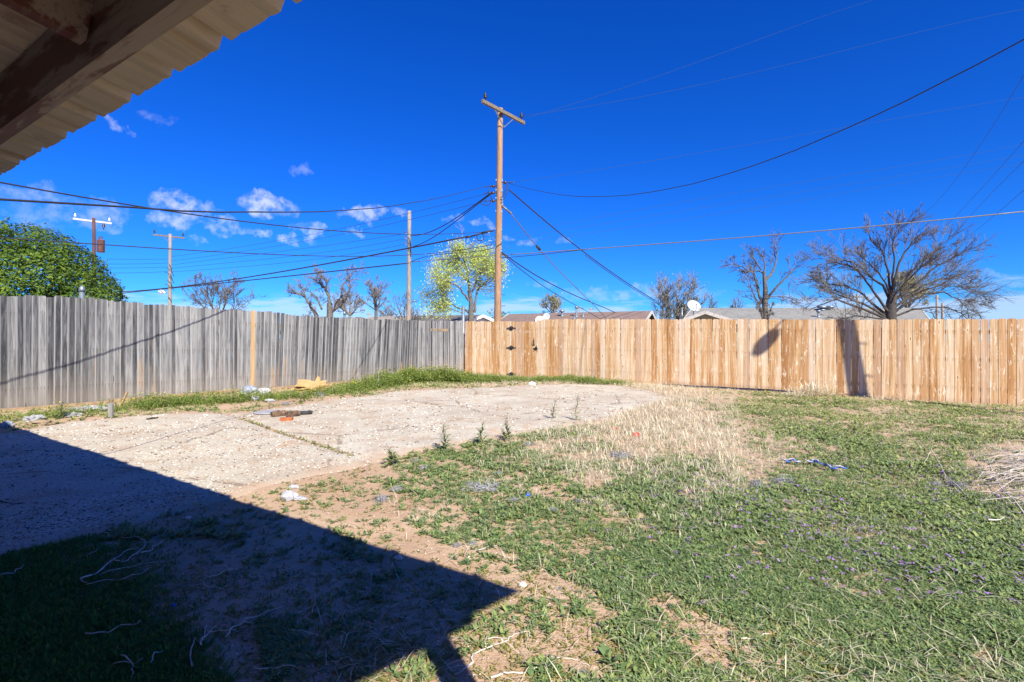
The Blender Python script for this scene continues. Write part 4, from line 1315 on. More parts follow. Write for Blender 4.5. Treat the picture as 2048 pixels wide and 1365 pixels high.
# the wide bare mulberry on the right
ZB_ = 26.0
b0 = P(1781, 682, ZB_); b0.z = 0.0
T = Tree('wide spreading bare tree with dark limbs right of the trunk-like shadow', b0, 11, 'bark_dark', 'twig')
T.tube([b0, P(1782, 660, ZB_), P(1781, 632, ZB_), P(1783, 606, ZB_), P(1786, 589, ZB_)], .34, .20)
for px, r0, dz in (
    ([(1775, 640), (1740, 622), (1700, 606), (1662, 592), (1625, 606), (1604, 618)], .12, -1.2),
    ([(1775, 636), (1735, 610), (1690, 590), (1655, 575), (1640, 560)], .11, .6),
    ([(1777, 632), (1740, 600), (1715, 575), (1685, 560), (1640, 555), (1612, 540)], .12, 1.0),
    ([(1780, 625), (1755, 590), (1735, 560), (1715, 530), (1690, 512), (1655, 505)], .12, -1.0),
    ([(1782, 600), (1765, 560), (1745, 545), (1720, 520), (1700, 505), (1665, 500), (1640, 503)], .12, 1.2),
    ([(1784, 590), (1770, 555), (1755, 530), (1735, 508), (1715, 490)], .10, -1.3),
    ([(1785, 585), (1778, 545), (1772, 510), (1765, 480), (1745, 462), (1735, 450)], .11, .4),
    ([(1786, 585), (1790, 545), (1800, 505), (1815, 480), (1830, 455), (1845, 440)], .13, .2),
    ([(1787, 580), (1785, 540), (1790, 500), (1785, 470), (1790, 440), (1798, 430)], .10, -.6),
    ([(1787, 590), (1805, 555), (1825, 530), (1850, 500), (1875, 480), (1895, 462)], .11, 1.0),
    ([(1786, 600), (1812, 575), (1840, 555), (1870, 525), (1905, 500), (1930, 490)], .12, -.8),
    ([(1784, 615), (1815, 590), (1850, 560), (1890, 545), (1920, 540), (1940, 530)], .12, .4),
    ([(1786, 622), (1820, 600), (1855, 580), (1895, 575), (1925, 590), (1950, 615)], .11, -1.4),
    ([(1788, 632), (1830, 615), (1870, 610), (1905, 612), (1935, 625), (1952, 640)], .10, .9),
    ([(1786, 628), (1815, 595), (1850, 572), (1885, 560), (1930, 562), (1955, 575)], .09, 1.6),
    ([(1780, 610), (1790, 580), (1820, 545), (1850, 515), (1900, 508)], .09, -1.8),
    ([(1778, 640), (1745, 635), (1710, 630), (1680, 636), (1650, 645)], .08, -1.6)):
    px = [(1782 + (x - 1782) * .92, 640 + (y - 640) * .86) for x, y in px]
    T.limb(px, ZB_, r0 * .60, .016, 3, dz, up=.07, wander=.20, kids=(13, 16), spread=.60, shrink=.28, first=.25, rmin=.0085, sub=(4, 6))
T.done()

# the upright bare tree left of it
ZT = 30.0
b0 = P(1530, 682, ZT); b0.z = 0
T = Tree('slim upright bare tree with raised limbs before the gray roof', b0, 12, 'bark_gray', 'twig')
T.tube([b0, P(1531, 640, ZT), P(1530, 610, ZT), P(1531, 580, ZT), P(1529, 561, ZT), P(1528, 543, ZT)], .22, .08)
for px, r0, dz in (
    ([(1531, 610), (1519, 590), (1514, 570), (1510, 555), (1506, 540), (1498, 530)], .13, .8),
    ([(1526, 636), (1520, 612), (1508, 590), (1500, 572), (1497, 566)], .08, -.7),
    ([(1534, 596), (1545, 582), (1558, 566), (1572, 552), (1586, 538), (1600, 525), (1612, 521)], .11, -.8),
    ([(1530, 556), (1540, 545), (1550, 530), (1554, 512), (1555, 498), (1551, 478)], .12, .5),
    ([(1528, 540), (1516, 534), (1502, 535), (1488, 537), (1470, 545)], .07, .7),
    ([(1522, 532), (1510, 515), (1500, 500), (1492, 492)], .07, -.9),
    ([(1528, 536), (1531, 520), (1526, 505), (1518, 495)], .07, .3),
    ([(1515, 568), (1504, 540), (1482, 525), (1462, 520)], .06, -.6),
    ([(1535, 640), (1543, 622), (1544, 610)], .10, .4),
    ([(1526, 642), (1519, 620), (1517, 608)], .08, -.4),
    ([(1536, 590), (1560, 588), (1580, 592), (1600, 600)], .05, 1.0)):
    px = [(1530 + (x - 1530) * .92, 640 + (y - 640) * .93) for x, y in px]
    T.limb(px, ZT, r0 * .72, .016, 3, dz, up=.10, wander=.24, kids=(9, 12), spread=.7, shrink=.32, first=.25, rmin=.009, sub=(3, 5))
T.done()

# broken-topped bare tree behind the gray fence
ZD = 34.0
b0 = P(660, 682, ZD); b0.z = 0
T = Tree('dead-looking bare tree with stubby cut limbs behind the gray fence', b0, 13, 'bark_gray', 'twig_pale')
zz_ = lambda L: [(560 + x / 6.83, 460 + y / 6.83) for x, y in L]
T.tube([b0, P(660, 645, ZD), P(660, 625, ZD), P(659.5, 606, ZD)], .26, .18)
for px, r0, r1, dz in (
    (zz_([(680, 1010), (668, 900), (620, 810), (560, 745), (500, 700), (450, 665), (390, 645)]), .16, .06, .6),
    (zz_([(680, 1150), (760, 1070), (850, 1000), (900, 920), (935, 850), (965, 740)]), .17, .05, -.7),
    (zz_([(830, 930), (845, 830), (862, 745), (910, 690), (965, 630), (970, 585), (1060, 558)]), .10, .03, .3),
    (zz_([(520, 1230), (470, 1110), (395, 1010), (355, 935), (280, 890), (205, 850)]), .19, .05, -.4),
    (zz_([(360, 940), (335, 850), (290, 790), (235, 715)]), .08, .025, .5),
    (zz_([(570, 1080), (535, 990), (490, 910), (410, 840)]), .10, .05, 1.0),
    (zz_([(740, 1060), (760, 990), (830, 930), (850, 840)]), .08, .04, -1.0),
    (zz_([(620, 810), (630, 720), (600, 640), (520, 590)]), .06, .025, -.5),
    (zz_([(600, 770), (545, 640), (540, 560), (510, 530)]), .05, .02, .2),
    (zz_([(910, 690), (935, 600), (905, 545)]), .05, .02, -.3)):
    T.limb(px, ZD, r0 * .72, r1 * .6, 3, dz, up=.2, wander=.40, kids=(9, 12), spread=.9, shrink=.30, first=.15, rmin=.010, sub=(4, 6))
T.done()

# the tree that is coming into leaf
ZL = 33.0
b0 = P(942, 682, ZL); b0.z = 0
T = Tree('tall tree budding yellow-green left of the tall pole', b0, 14, 'bark_gray', 'twig_pale', name='budding_tree')
z5 = lambda L: [(860 + x / 5.25, 400 + y / 5.25) for x, y in L]
T.tube([b0, P(942, 645, ZL), P(942, 625, ZL), P(942.5, 602, ZL), P(938, 580, ZL)], .22, .12)
for px, r0, dz in (
    (z5([(425, 1050), (415, 950), (400, 850), (385, 750), (372, 660), (355, 560), (352, 480)]), .16, .4),
    (z5([(410, 1060), (370, 1000), (320, 930), (250, 880), (180, 860), (110, 820)]), .12, -.9),
    (z5([(420, 1190), (360, 1150), (280, 1130), (200, 1060), (120, 1000), (20, 950)]), .12, .9),
    (z5([(470, 1180), (480, 1060), (495, 960), (550, 900), (600, 850), (650, 800)]), .12, .6),
    (z5([(440, 960), (490, 870), (500, 790), (560, 730), (620, 690)]), .10, -.8),
    (z5([(400, 860), (350, 800), (290, 750), (230, 690), (160, 650)]), .09, .7),
    (z5([(395, 800), (440, 720), (480, 640), (520, 570)]), .08, .9),
    (z5([(385, 740), (330, 660), (280, 590), (240, 530)]), .08, -.9),
    (z5([(560, 900), (600, 880), (650, 850), (740, 660)]), .06, -.3),
    (z5([(340, 1190), (250, 1150), (110, 1110), (30, 1190)]), .06, .3)):
    T.limb(px, ZL, r0 * .75, .016, 3, dz, up=.22, wander=.34, kids=(7, 9), spread=.8, shrink=.30, first=.3, rmin=.009, sub=(3, 4))
T.tips = [p for p in T.tips if 1.7 < p.z - CAMZ < 188 / F * p.y]
T.done('leaf_lime', 17000, .068, .30)

# evergreen at the left
ZE = 14.5
cE = P(20, 682, ZE)
hedge = thing('evergreen_tree', 'big rounded evergreen tree rising behind the gray fence at the left', 'tree', (cE.x, cE.y, 0))
re_ = np.random.default_rng(31)
n = 95000
d = re_.normal(0, 1, (n, 3)); d /= np.linalg.norm(d, axis=1)[:, None]
d[:, 2] = np.abs(d[:, 2]) * np.where(re_.random(n) < .30, -.6, 1)
d /= np.linalg.norm(d, axis=1)[:, None]
azz = np.arctan2(d[:, 1], d[:, 0])
lump = fnoise(azz * 3.1 + 20, d[:, 2] * 3.2, .75, 41) - .5
fine_ = fnoise(azz * 3.1 + 9, d[:, 2] * 3.2, .26, 47) - .5
depth = re_.random(n) ** 2.0 * .42
rad = 1 + lump * .16 + fine_ * .20 - depth * (0.55)
ext = np.array([2.78, 2.8, 2.95])
C = d * ext * rad[:, None] + np.array([cE.x, cE.y, 1.62])
bump_out = (fine_ + .5) * (1 - depth)
keep = (fine_ > -.17) | (re_.random(n) < .3)
C, d2_, bo = C[keep], d[keep], bump_out[keep]
tint = np.clip(.15 + 1.1 * re_.random(len(C)) * (.55 + .6 * fine_[keep]) + .2 * lump[keep], 0, 1)  # clump highlights and darker hollows put into the leaf colour
o = leaf_quads('foliage', C, re_, .050, 'leaf_green', d2_ + np.array([0, 0, .5]), tint)
o.parent = hedge; o.location = -hedge.location
TT = Tree('x', (cE.x, cE.y, 0), 17, 'bark_dark', 'twig')
bpy.data.objects.remove(TT.t); TT.t = hedge
TT.tube([Vector((cE.x, cE.y, 0)), Vector((cE.x + .1, cE.y, 1)), Vector((cE.x, cE.y, 2.2))], .22, .15)
for k in range(9):
    q = TT.r.uniform(0, 6.28)
    TT.grow(Vector((cE.x, cE.y, 1.2 + .12 * k)), (math.cos(q), math.sin(q), .6), 1.7, .09, 2, .1, .25, (3, 4), .7, .6, .3, .012)
TT.done()

def round_tree(label, x, ytop, Z, wpx, seed, bark='bark_gray', twig='twig', stems=1, leaf=None, nleaf=0, size=.1, up=.3, lev=3, yfork=None, kids=(4, 6), name='bare_tree', spread=.8, group=None, rmin=.012, nlimb=11):
    base = P(x, 682, Z); base.z = 0
    H = CAMZ + (682 - ytop) / F * Z; Wd = wpx / F * Z / 2
    T = Tree(label, base, seed, bark, twig, name=name, group=group)
    r = T.r
    hf = .9 if yfork is None else CAMZ + (682 - yfork) / F * Z
    if stems == 1:
        T.tube([base, base + Vector((r.uniform(-.1, .1), 0, hf * .5)), base + Vector((0, 0, hf))], .05 * H * .6, .035 * H * .6)
    n = nlimb
    for k in range(n):
        a = 2 * math.pi * k / n + r.uniform(-.3, .3)
        el_ = r.uniform(.45, 1.35)
        L = 1 / math.sqrt((math.cos(el_) / Wd) ** 2 + (math.sin(el_) / (H - hf)) ** 2) * .92
        st = base + (Vector((0, 0, hf)) if stems == 1 else Vector((math.cos(a) * .25, math.sin(a) * .25, .2)))
        T.grow(st, (math.cos(a) * math.cos(el_), math.sin(a) * math.cos(el_), math.sin(el_)), L, .015 * H * .6, lev, up * .5, .24, kids, spread, .60, .25, rmin)
    return T.done(leaf, nleaf, size, .18)

round_tree('hazy bare tree with many fine branches right of the brown crossarm pole', 440, 563, 46, 150, 51, 'bark_gray', 'twig', yfork=640, kids=(4, 6), rmin=.016)
round_tree('thin leafless sapling at left beside the brown crossarm pole', 298, 548, 36, 60, 52, 'bark_gray', 'twig', stems=4, lev=2, up=.6, kids=(3, 4))
round_tree('small bare tree with forked trunk left of the short gray pole', 752, 568, 44, 62, 53, 'bark_gray', 'twig_pale', yfork=622, kids=(4, 6))
round_tree('bare tree tangled behind the short gray pole', 838, 532, 40, 95, 54, 'bark_gray', 'twig', stems=3, kids=(4, 6), up=.45)
round_tree('low bare tree just right of the dead-looking tree', 700, 592, 40, 66, 55, 'bark_pale', 'twig_pale', yfork=632, kids=(4, 6))
round_tree('low grayish bush showing over the gray fence left of the dead-looking tree', 612, 608, 38, 80, 56, 'bark_pale', 'twig_pale', stems=4, leaf='leaf_pale', nleaf=1600, size=.08, kids=(4, 6), name='bush')
round_tree('small green bushy tree just right of the tall pole', 1022, 603, 52, 52, 57, 'bark_gray', 'twig_pale', stems=3, leaf='leaf_sage', nleaf=3200, size=.13, name='budding_tree')
round_tree('sparse pale budding tree over the middle of the brown roof', 1106, 600, 60, 66, 58, 'bark_pale', 'twig_pale', yfork=628, leaf='leaf_pale', nleaf=900, size=.12, kids=(3, 5), rmin=.02, name='budding_tree')
round_tree('pale dense bare tree between the brown and gray roofs', 1352, 556, 45, 108, 59, 'bark_pale', 'twig_pale', stems=5, leaf='leaf_pale', nleaf=2600, size=.07, kids=(6, 7), up=.55, rmin=.015, nlimb=16)
round_tree('bare tree behind the olive gable', 1444, 570, 50, 100, 60, 'bark_gray', 'twig', stems=4, kids=(5, 7), up=.4, rmin=.016, nlimb=14)
round_tree('yellowish budding tree seen through the right limbs of the wide bare tree', 1815, 545, 55, 75, 61, 'bark_pale', 'twig_pale', yfork=620, leaf='leaf_pale', nleaf=2200, size=.13, name='budding_tree')
round_tree('faint pale tree low on the skyline left of the short gray pole', 805, 616, 80, 40, 62, 'bark_pale', 'twig_pale', stems=3, leaf='leaf_sage', nleaf=700, size=.16, name='budding_tree', lev=2)
round_tree('distant bare tree beside the small forked tree', 772, 605, 62, 36, 63, 'bark_pale', 'twig_pale', yfork=640, lev=2, rmin=.02)

# the tree out of frame on the right whose trunk shades the cedar fence
def back(x, y, t_):
    s_ = s_of(x, CN, uR); p = CN + uR * s_
    q = Vector((p.x, p.y, CAMZ + (682 - y) / F * p.y))
    return q - SUN_D / math.cos(SUN_EL) * t_
tm = back(1716, 792, 4.2); tt_ = back(1690, 640, 4.2)
dirn = (tt_ - tm)
bse = tm + dirn * (-(tm.z - 0.0) / dirn.z)
T = Tree('leaning bare tree beyond the right side whose shadow falls on the cedar fence', (bse.x, bse.y, 0), 71, 'bark_gray', 'twig')
T.tube([bse, bse.lerp(tm, .5), tm, tm.lerp(tt_, .5), tt_, tt_ + dirn * .25], .125, .105)
for yy, sx_ in ((700, 1690), (755, 1748), (690, 1735)):
    q = back(sx_, yy, 4.2); a_ = tm.lerp(tt_, (792 - yy) / 152)
    e = q - a_; T.tube([a_, a_ + e * .5 + Vector((0, 0, .05)), q + Vector((0, 0, .0))], .022, .008)
top_ = tt_ + dirn * .25
T.grow(top_, (.45, -.35, .9), 1.5, .09, 1, .3, .2, (2, 3), .5, .6, .5, .012)
c0 = back(1572, 634, 6.4); c1 = back(1538, 668, 6.4)
T.tube([top_, top_.lerp(c0, .4) + Vector((.2, -.1, .75)), c0 + Vector((.25, -.1, .5)), c0, c1], .05, .018)
T.done()
r9 = np.random.default_rng(9)
mid_ = back(1530, 686, 6.4)
dd_ = r9.normal(0, 1, (900, 3)); dd_ /= np.linalg.norm(dd_, axis=1)[:, None]
rt = uR
cl_ = dd_ * np.array([.17, .17, .21]) * r9.random((900, 1)) ** .33
cl_[:, 0] += cl_[:, 2] * .35
o = leaf_quads('foliage', cl_ + np.array(tuple(mid_)), r9, .05, 'leaf_sage')
o.parent = T.t; o.location = -T.t.location

# ------------------------------------------------------------------ what grows on the ground
CTRL = np.array([  # photo x, y, green cover, straw cover
    (1900, 1000, 1.0, .32), (1500, 1050, 1.0, .20), (1300, 1000, .92, .32), (1100, 980, .85, .25), (900, 940, .80, .20), (700, 980, .48, .12), (620, 1040, .28, .08), (750, 1100, .30, .06),
    (950, 1050, .72, .12), (900, 1150, .28, .12), (1100, 1120, .74, .08), (1300, 1150, .95, .05), (1250, 1250, .66, .08), (1060, 1080, .7, .08), (1000, 1180, .34, .08), (1150, 1330, .30, .08), (1000, 1300, .16, .06), (1400, 1330, .56, .08), (1500, 1260, .74, .06),
    (1600, 1200, .95, .06), (1800, 1250, .92, .08), (2000, 1200, 1.0, .12), (1700, 1330, .78, .05), (2000, 1340, .62, .16), (1450, 830, .85, .45), (1560, 845, .88, .42), (1500, 800, .7, .4), (1350, 850, .10, 1.15), (1250, 860, .30, 1.0), (1420, 850, .12, 1.1), (1490, 890, .5, .9), (1550, 830, .95, .3), (1900, 870, .9, .4),
    (1300, 790, .08, .95), (1450, 885, .3, .9), (1560, 890, .75, .75), (1620, 935, .95, .3), (1600, 830, .88, .4), (1800, 830, .72, .55), (2000, 850, .72, .6), (1750, 900, .92, .3), (2000, 940, .6, .75), (1350, 930, .85, .42),
    (1150, 872, .8, .75), (1200, 900, .75, .6), (1000, 890, .85, .3), (830, 910, .75, .1), (1700, 960, .95, .36), (1450, 785, .35, .45), (1250, 775, .1, .7),
    (60, 1310, 1.0, 0), (60, 1180, .95, 0), (200, 1120, .85, 0), (300, 1150, .25, 0), (300, 1300, .90, 0), (450, 1340, .75, 0), (500, 1150, .12, 0), (520, 1290, .60, 0), (700, 1250, .30, 0), (450, 1060, .5, 0), (640, 1120, .2, 0),
    (850, 1200, .30, .05), (780, 1330, .55, .02), (640, 1210, .22, 0), (930, 1340, .2, .02), (-300, 1250, 1, 0), (2300, 1000, 1, .4), (2300, 1300, .8, .1)], float)

def cover(X, Y):
    x, y = pix(X, Y)
    x = np.clip(x, -400, 2500); y = np.clip(y, 700, 1500)
    gs = np.zeros(len(x)); ss = np.zeros(len(x)); ws = np.zeros(len(x))
    for cx, cy, g_, s_ in CTRL:
        w_ = 1 / (((x - cx) / 1.3) ** 2 + ((y - cy) * 1.25) ** 2 + 900) ** 1.6
        gs += w_ * g_; ss += w_ * s_; ws += w_
    return gs / ws, ss / ws

def sample_ground(n, r, near=0.5, ymax=1420):
    """points of the yard: a share spread evenly over the picture (dense close by), the rest evenly over the ground"""
    a = int(n * near)
    x = r.uniform(-160, 2210, a); y = 745 + (ymax - 745) * r.random(a) ** 0.8
    X1, Y1 = GXY(x, y)
    b_ = n - a
    X2 = r.uniform(-9, 14, b_); Y2 = r.uniform(1.6, 17.2, b_)
    X = np.concatenate([X1, X2]); Y = np.concatenate([Y1, Y2])
    k = (np.abs(X / np.maximum(Y, .1)) < 1.25) & (Y > 1.4) & (Y < 17.2)
    return X[k], Y[k]

def in_yard(X, Y, m_=0.06):
    dl = (X - L0.x) * nL.x + (Y - L0.y) * nL.y          # positive beyond the gray fence
    dr = (X - CN.x) * nR.x + (Y - CN.y) * nR.y
    return (dl < -m_) & (dr < -m_)

def off_pad(X, Y):
    return inside_dist(X, Y, DPOLY) + 0.16 * (fnoise(X, Y, 0.5, 11) - 0.5)

def rosettes(X, Y, r, size, nleaf, rise=(.15, 1.0), width=.22, bend=.25, z0=None, sway=0.0):
    """leaves fanning from a point on the ground; each leaf a bent strip of two quads"""
    n = len(X)
    if n == 0: return np.zeros((0, 3)), np.zeros((0, 4), int), np.zeros(0)
    Z = gz(X, Y) if z0 is None else z0
    base = np.repeat(np.stack([X, Y, Z], 1), nleaf, 0)
    m_ = n * nleaf
    a = r.uniform(0, 2 * np.pi, m_)
    e = r.uniform(rise[0], rise[1], m_)
    L = np.repeat(size, nleaf) * r.uniform(.55, 1.25, m_)
    d = np.stack([np.cos(a) * np.cos(e), np.sin(a) * np.cos(e), np.sin(e)], 1)
    sd_ = np.stack([-np.sin(a), np.cos(a), np.zeros(m_)], 1)
    base = base + d * (L * .05)[:, None] + np.stack([r.normal(0, .008, m_), r.normal(0, .008, m_), np.zeros(m_)], 1)
    midp = base + d * (L * .55)[:, None]
    tip = base + d * L[:, None] - np.array([0, 0, 1]) * (L * bend)[:, None]
    w_ = (L * width * r.uniform(.7, 1.3, m_))[:, None]
    V = np.stack([base - sd_ * w_ * .25, base + sd_ * w_ * .25, midp + sd_ * w_ * .5, midp - sd_ * w_ * .5, tip + sd_ * w_ * .12, tip - sd_ * w_ * .12], 1).reshape(-1, 3)
    o_ = np.arange(m_)[:, None] * 6
    Q = np.concatenate([o_ + np.array([[0, 1, 2, 3]]), o_ + np.array([[3, 2, 4, 5]])], 1).reshape(-1, 4)
    tn = np.repeat(np.clip(np.repeat(r.random(n), nleaf) * .7 + r.random(m_) * .3, 0, 1), 6)
    return V, Q, tn

def join(parts):
    Vs, Qs, Ts = [], [], []; o_ = 0
    for V_, Q_, T_ in parts:
        Vs.append(V_); Qs.append(Q_ + o_); Ts.append(T_); o_ += len(V_)
    return np.concatenate(Vs), np.concatenate(Qs), np.concatenate(Ts)

M['forb'] = leaf_mat('weed_leaf', [(0, (.092, .158, .066)), (.35, (.160, .230, .086)), (.7, (.262, .310, .103)), (1, (.43, .41, .175))], .22)
M['forb_yellow'] = leaf_mat('yellowing_weed_leaf', [(0, (.12, .15, .035)), (.5, (.22, .21, .06)), (1, (.38, .32, .12))], .3)
M['straw'] = leaf_mat('straw_blade', [(0, (.44, .37, .24)), (.5, (.66, .58, .42)), (1, (.82, .76, .60))], .3)
M['lawn'] = leaf_mat('lawn_blade', [(0, (.045, .12, .025)), (.6, (.085, .20, .035)), (1, (.16, .27, .05))], .35)
M['tallweed'] = leaf_mat('tall_weed_leaf', [(0, (.13, .20, .05)), (.5, (.24, .32, .07)), (1, (.40, .44, .13))], .45)
M['petal'] = leaf_mat('purple_petal', [(0, (.36, .15, .55)), (1, (.55, .32, .72))], .3)
M['petal_y'] = leaf_mat('yellow_petal', [(0, (.60, .48, .04)), (1, (.72, .62, .10))], .3)

r = np.random.default_rng(101)
# low weeds
X, Y = sample_ground(330000, r, .45)
gc, sc_ = cover(X, Y)
dist = np.hypot(X, Y)
patch = fnoise(X, Y, .30, 61) * .5 + fnoise(X, Y, 1.2, 67) * .3 + fnoise(X, Y, .12, 63) * .2
blot = fnoise(X, Y, .42, 65)
pk = np.clip((gc + (blot - .5) * .75 - patch * 1.0 + .03) * 2.0, 0, 1) * (.25 + .6 * gc) + .06 * (fnoise(X, Y, .16, 64) > .55)
px_, py_ = pix(X, Y)
lawnz = (px_ < 470 - (py_ - 1080) * -.25) & (py_ > 1080)
k = (r.random(len(X)) < pk) & in_yard(X, Y) & (off_pad(X, Y) < .02) & (dist > 1.7)
X, Y, dist, lawnz, gc = X[k], Y[k], dist[k], lawnz[k], gc[k]
keepd = r.random(len(X)) < np.clip(.62 + .05 * dist, 0, 1)
X, Y, dist, lawnz = X[keepd], Y[keepd], dist[keepd], lawnz[keepd]
vig = fnoise(X, Y, .55, 71)
parts = []
for lo, hi, nl, sz in ((0, 3.6, 11, .030), (3.6, 6.5, 8, .036), (6.5, 30, 6, .048)):
    kk = (dist >= lo) & (dist < hi) & ~lawnz
    size = sz * (.45 + 1.25 * vig[kk]) * r.uniform(.7, 1.3, kk.sum())
    parts.append(rosettes(X[kk], Y[kk], r, size, nl, (.05, .95), .30, .18))
    # a second tier of small leaves on short upright sprigs makes each clump bushy
    k3 = np.flatnonzero(kk)[r.random(kk.sum()) < .75]; s3 = sz * (.4 + .7 * vig[k3])
    parts.append(rosettes(X[k3] + r.normal(0, .012, len(k3)), Y[k3] + r.normal(0, .012, len(k3)), r, s3 * .75, max(nl - 3, 4), (-.1, .9), .34, .15, z0=gz(X[k3], Y[k3]) + s3 * r.uniform(.45, 1.0, len(k3))))
V, Q, tn = join(parts)
# cooler green close by, yellower up the yard
yy = np.clip((np.hypot(V[:, 0], V[:, 1]) - 3.5) / 7, 0, 1)
tn = np.clip(tn * .75 + yy * .32 + .22 * (fnoise(V[:, 0], V[:, 1], .9, 77) - .5), 0, 1)
tag(npmesh('ground_cover', V, Q, M['forb'], tn), 'low green weeds spreading over the sandy yard', 'weeds', kind='stuff')
# seedlings on the bare sand
X, Y = sample_ground(52000, r, .62)
px_, py_ = pix(X, Y)
k = in_yard(X, Y) & (off_pad(X, Y) < -.02) & (Y < 5.5)
k &= r.random(len(X)) < np.clip(fnoise(X, Y, .5, 83) * 1.6 - .35, 0.05, 1)
V, Q, tn = rosettes(X[k], Y[k], r, r.uniform(.010, .030, k.sum()), 5, (.1, .9), .30, .1)
tag(npmesh('seedlings', V, Q, M['forb_yellow'], tn), 'tiny yellowish seedlings dotted over the bare sand', 'seedlings', kind='stuff')
# dry grass
X, Y = sample_ground(210000, r, .35)
gc, sc_ = cover(X, Y)
px_, py_ = pix(X, Y)
k = (r.random(len(X)) < np.clip(sc_ * 1.45 - .50 * fnoise(X, Y, .6, 87), 0, 1)) & in_yard(X, Y, .02) & (off_pad(X, Y) < .10)
X, Y, sc_ = X[k], Y[k], sc_[k]
V, Q, tn = rosettes(X, Y, r, (.05 + .065 * sc_) * r.uniform(.6, 1.5, len(X)) * np.where(pix(X, Y)[0] > 1480, .62, 1.0), 6, (.10, 1.25), .034, .25)
tag(npmesh('dry_grass', V, Q, M['straw'], tn), 'pale dry straw grass between the pad and the cedar fence', 'dry grass', kind='stuff')
# litter of dead stems through the weeds
X, Y = sample_ground(30000, r, .5)
k = in_yard(X, Y) & (off_pad(X, Y) < 0)
gc, sc_ = cover(X[k], Y[k])
X, Y = X[k], Y[k]
pxs, pys = pix(X, Y)
kk = (r.random(len(X)) < np.clip(gc, .15, .8)) & ~((pxs < 640) & (pys > 1060))
V, Q, tn = rosettes(X[kk], Y[kk], r, r.uniform(.04, .12, kk.sum()), 1, (.0, .45), .028, .1, z0=gz(X[kk], Y[kk]) + r.uniform(.0, .03, kk.sum()))
tag(npmesh('dead_stems', V, Q, M['straw'], tn), 'thin dead stems lying among the weeds', 'dead stems', kind='stuff')
# lawn in the shade at lower left
x = r.uniform(-250, 620, 60000); y = 1070 + 360 * r.random(60000)
X, Y = GXY(x, y)
px_, py_ = x, y
edge = 1 - np.clip((x - 40 - (y - 1080) * .50) / 300, 0, 1)
k = (r.random(len(X)) < edge * np.clip(1.5 - .9 * fnoise(X, Y, .4, 91) * (1 + x / 500), 0, 1)) & (off_pad(X, Y) < .01)
V, Q, tn = rosettes(X[k], Y[k], r, r.uniform(.015, .042, k.sum()), 6, (.3, 1.3), .12, .22)
tag(npmesh('lawn_grass', V, Q, M['lawn'], tn), 'dark green lawn grass in the shade of the porch', 'grass', kind='stuff')
# purple flowers
X, Y = sample_ground(24000, r, .4)
px_, py_ = pix(X, Y)
gc, sc_ = cover(X, Y)
want = np.clip((px_ - 1150) / 450, 0, 1) * np.clip(1 - np.abs(py_ - 1010) / 230, 0, 1) * np.clip(fnoise(X, Y, .8, 95) * 2.2 - .6, 0, 1)
k = (r.random(len(X)) < want) & in_yard(X, Y)
V, Q, tn = rosettes(X[k], Y[k], r, r.uniform(.009, .016, k.sum()), 5, (-.1, .5), .55, .0, z0=gz(X[k], Y[k]) + r.uniform(.025, .06, k.sum()))
tag(npmesh('purple_flowers', V, Q, M['petal'], tn), 'small purple flowers scattered through the weeds on the right', 'flowers', kind='stuff')

# tall weeds along both fences
band_px = [(0, 836, .14, .30), (60, 834, .10, .35), (120, 830, .20, .4), (180, 828, .10, .22), (260, 818, .18, .5), (310, 812, .26, .75), (360, 808, .26, .75), (420, 806, .24, .65), (470, 802, .22, .5), (515, 798, .24, .6), (560, 797, .14, .35), (620, 792, .15, .45), (680, 785, .18, .6), (730, 776, .24, .8),
           (770, 770, .28, .9), (810, 763, .34, 1), (850, 762, .40, 1), (890, 762, .36, 1), (930, 764, .26, 1), (980, 762, .20, .9), (1030, 762, .15, .6), (1085, 763, .16, .7), (1140, 763, .18, .9), (1190, 767, .17, .8), (1240, 769, .13, .6)]
bp = np.array(band_px)
BX, BY = GXY(bp[:, 0], bp[:, 1])
parts_b, parts_y, flw = [], [], []
n = 15000
t = r.random(n) * (len(bp) - 1)
i = t.astype(int); f = t - i
cx = BX[i] * (1 - f) + BX[i + 1] * f; cy = BY[i] * (1 - f) + BY[i + 1] * f
hh = bp[i, 2] * (1 - f) + bp[i + 1, 2] * f; dn = bp[i, 3] * (1 - f) + bp[i + 1, 3] * f
left_ = np.clip((t - 8) / 6, 0, 1); dn = dn * (.45 + .55 * left_); hh = hh * (.75 + .25 * left_)
X = cx + r.normal(0, .26, n); Y = cy + r.normal(0, .26, n)
k = in_yard(X, Y, .03) & (off_pad(X, Y) < .05) & (r.random(n) < dn * np.clip(1.6 - 1.2 * fnoise(X, Y, .35, 97), .1, 1))
X, Y, hh = X[k], Y[k], hh[k] * np.clip(.3 + 1.2 * fnoise(X[k], Y[k], .3, 99), .3, 1.3)
nst = len(X)
# each weed: thin stem with leaves at three heights
for lev_ in (0.0, .35, .65, .9):
    z0 = gz(X, Y) + hh * lev_ * r.uniform(.75, 1.1, nst)
    parts_b.append(rosettes(X + r.normal(0, .02, nst), Y + r.normal(0, .02, nst), r, (.045 + .25 * hh) * (1 - .55 * lev_) * .75, 4, (.1, 1.1), .20, .18, z0=z0))
V, Q, tn = join(parts_b)
tn = np.clip(tn * .8 + .5 * (fnoise(V[:, 0], V[:, 1], .8, 103) - .35), 0, 1)
tag(npmesh('fence_weeds', V, Q, M['tallweed'], tn), 'bright green weeds growing along the foot of the fences', 'weeds', kind='stuff')
kk = (r.random(nst) < .09) & (X < -1.2) & (hh > .12)
V, Q, tn = rosettes(X[kk], Y[kk], r, np.full(kk.sum(), .022), 4, (0, .7), .8, 0, z0=gz(X[kk], Y[kk]) + hh[kk] * r.uniform(.95, 1.25, kk.sum()))
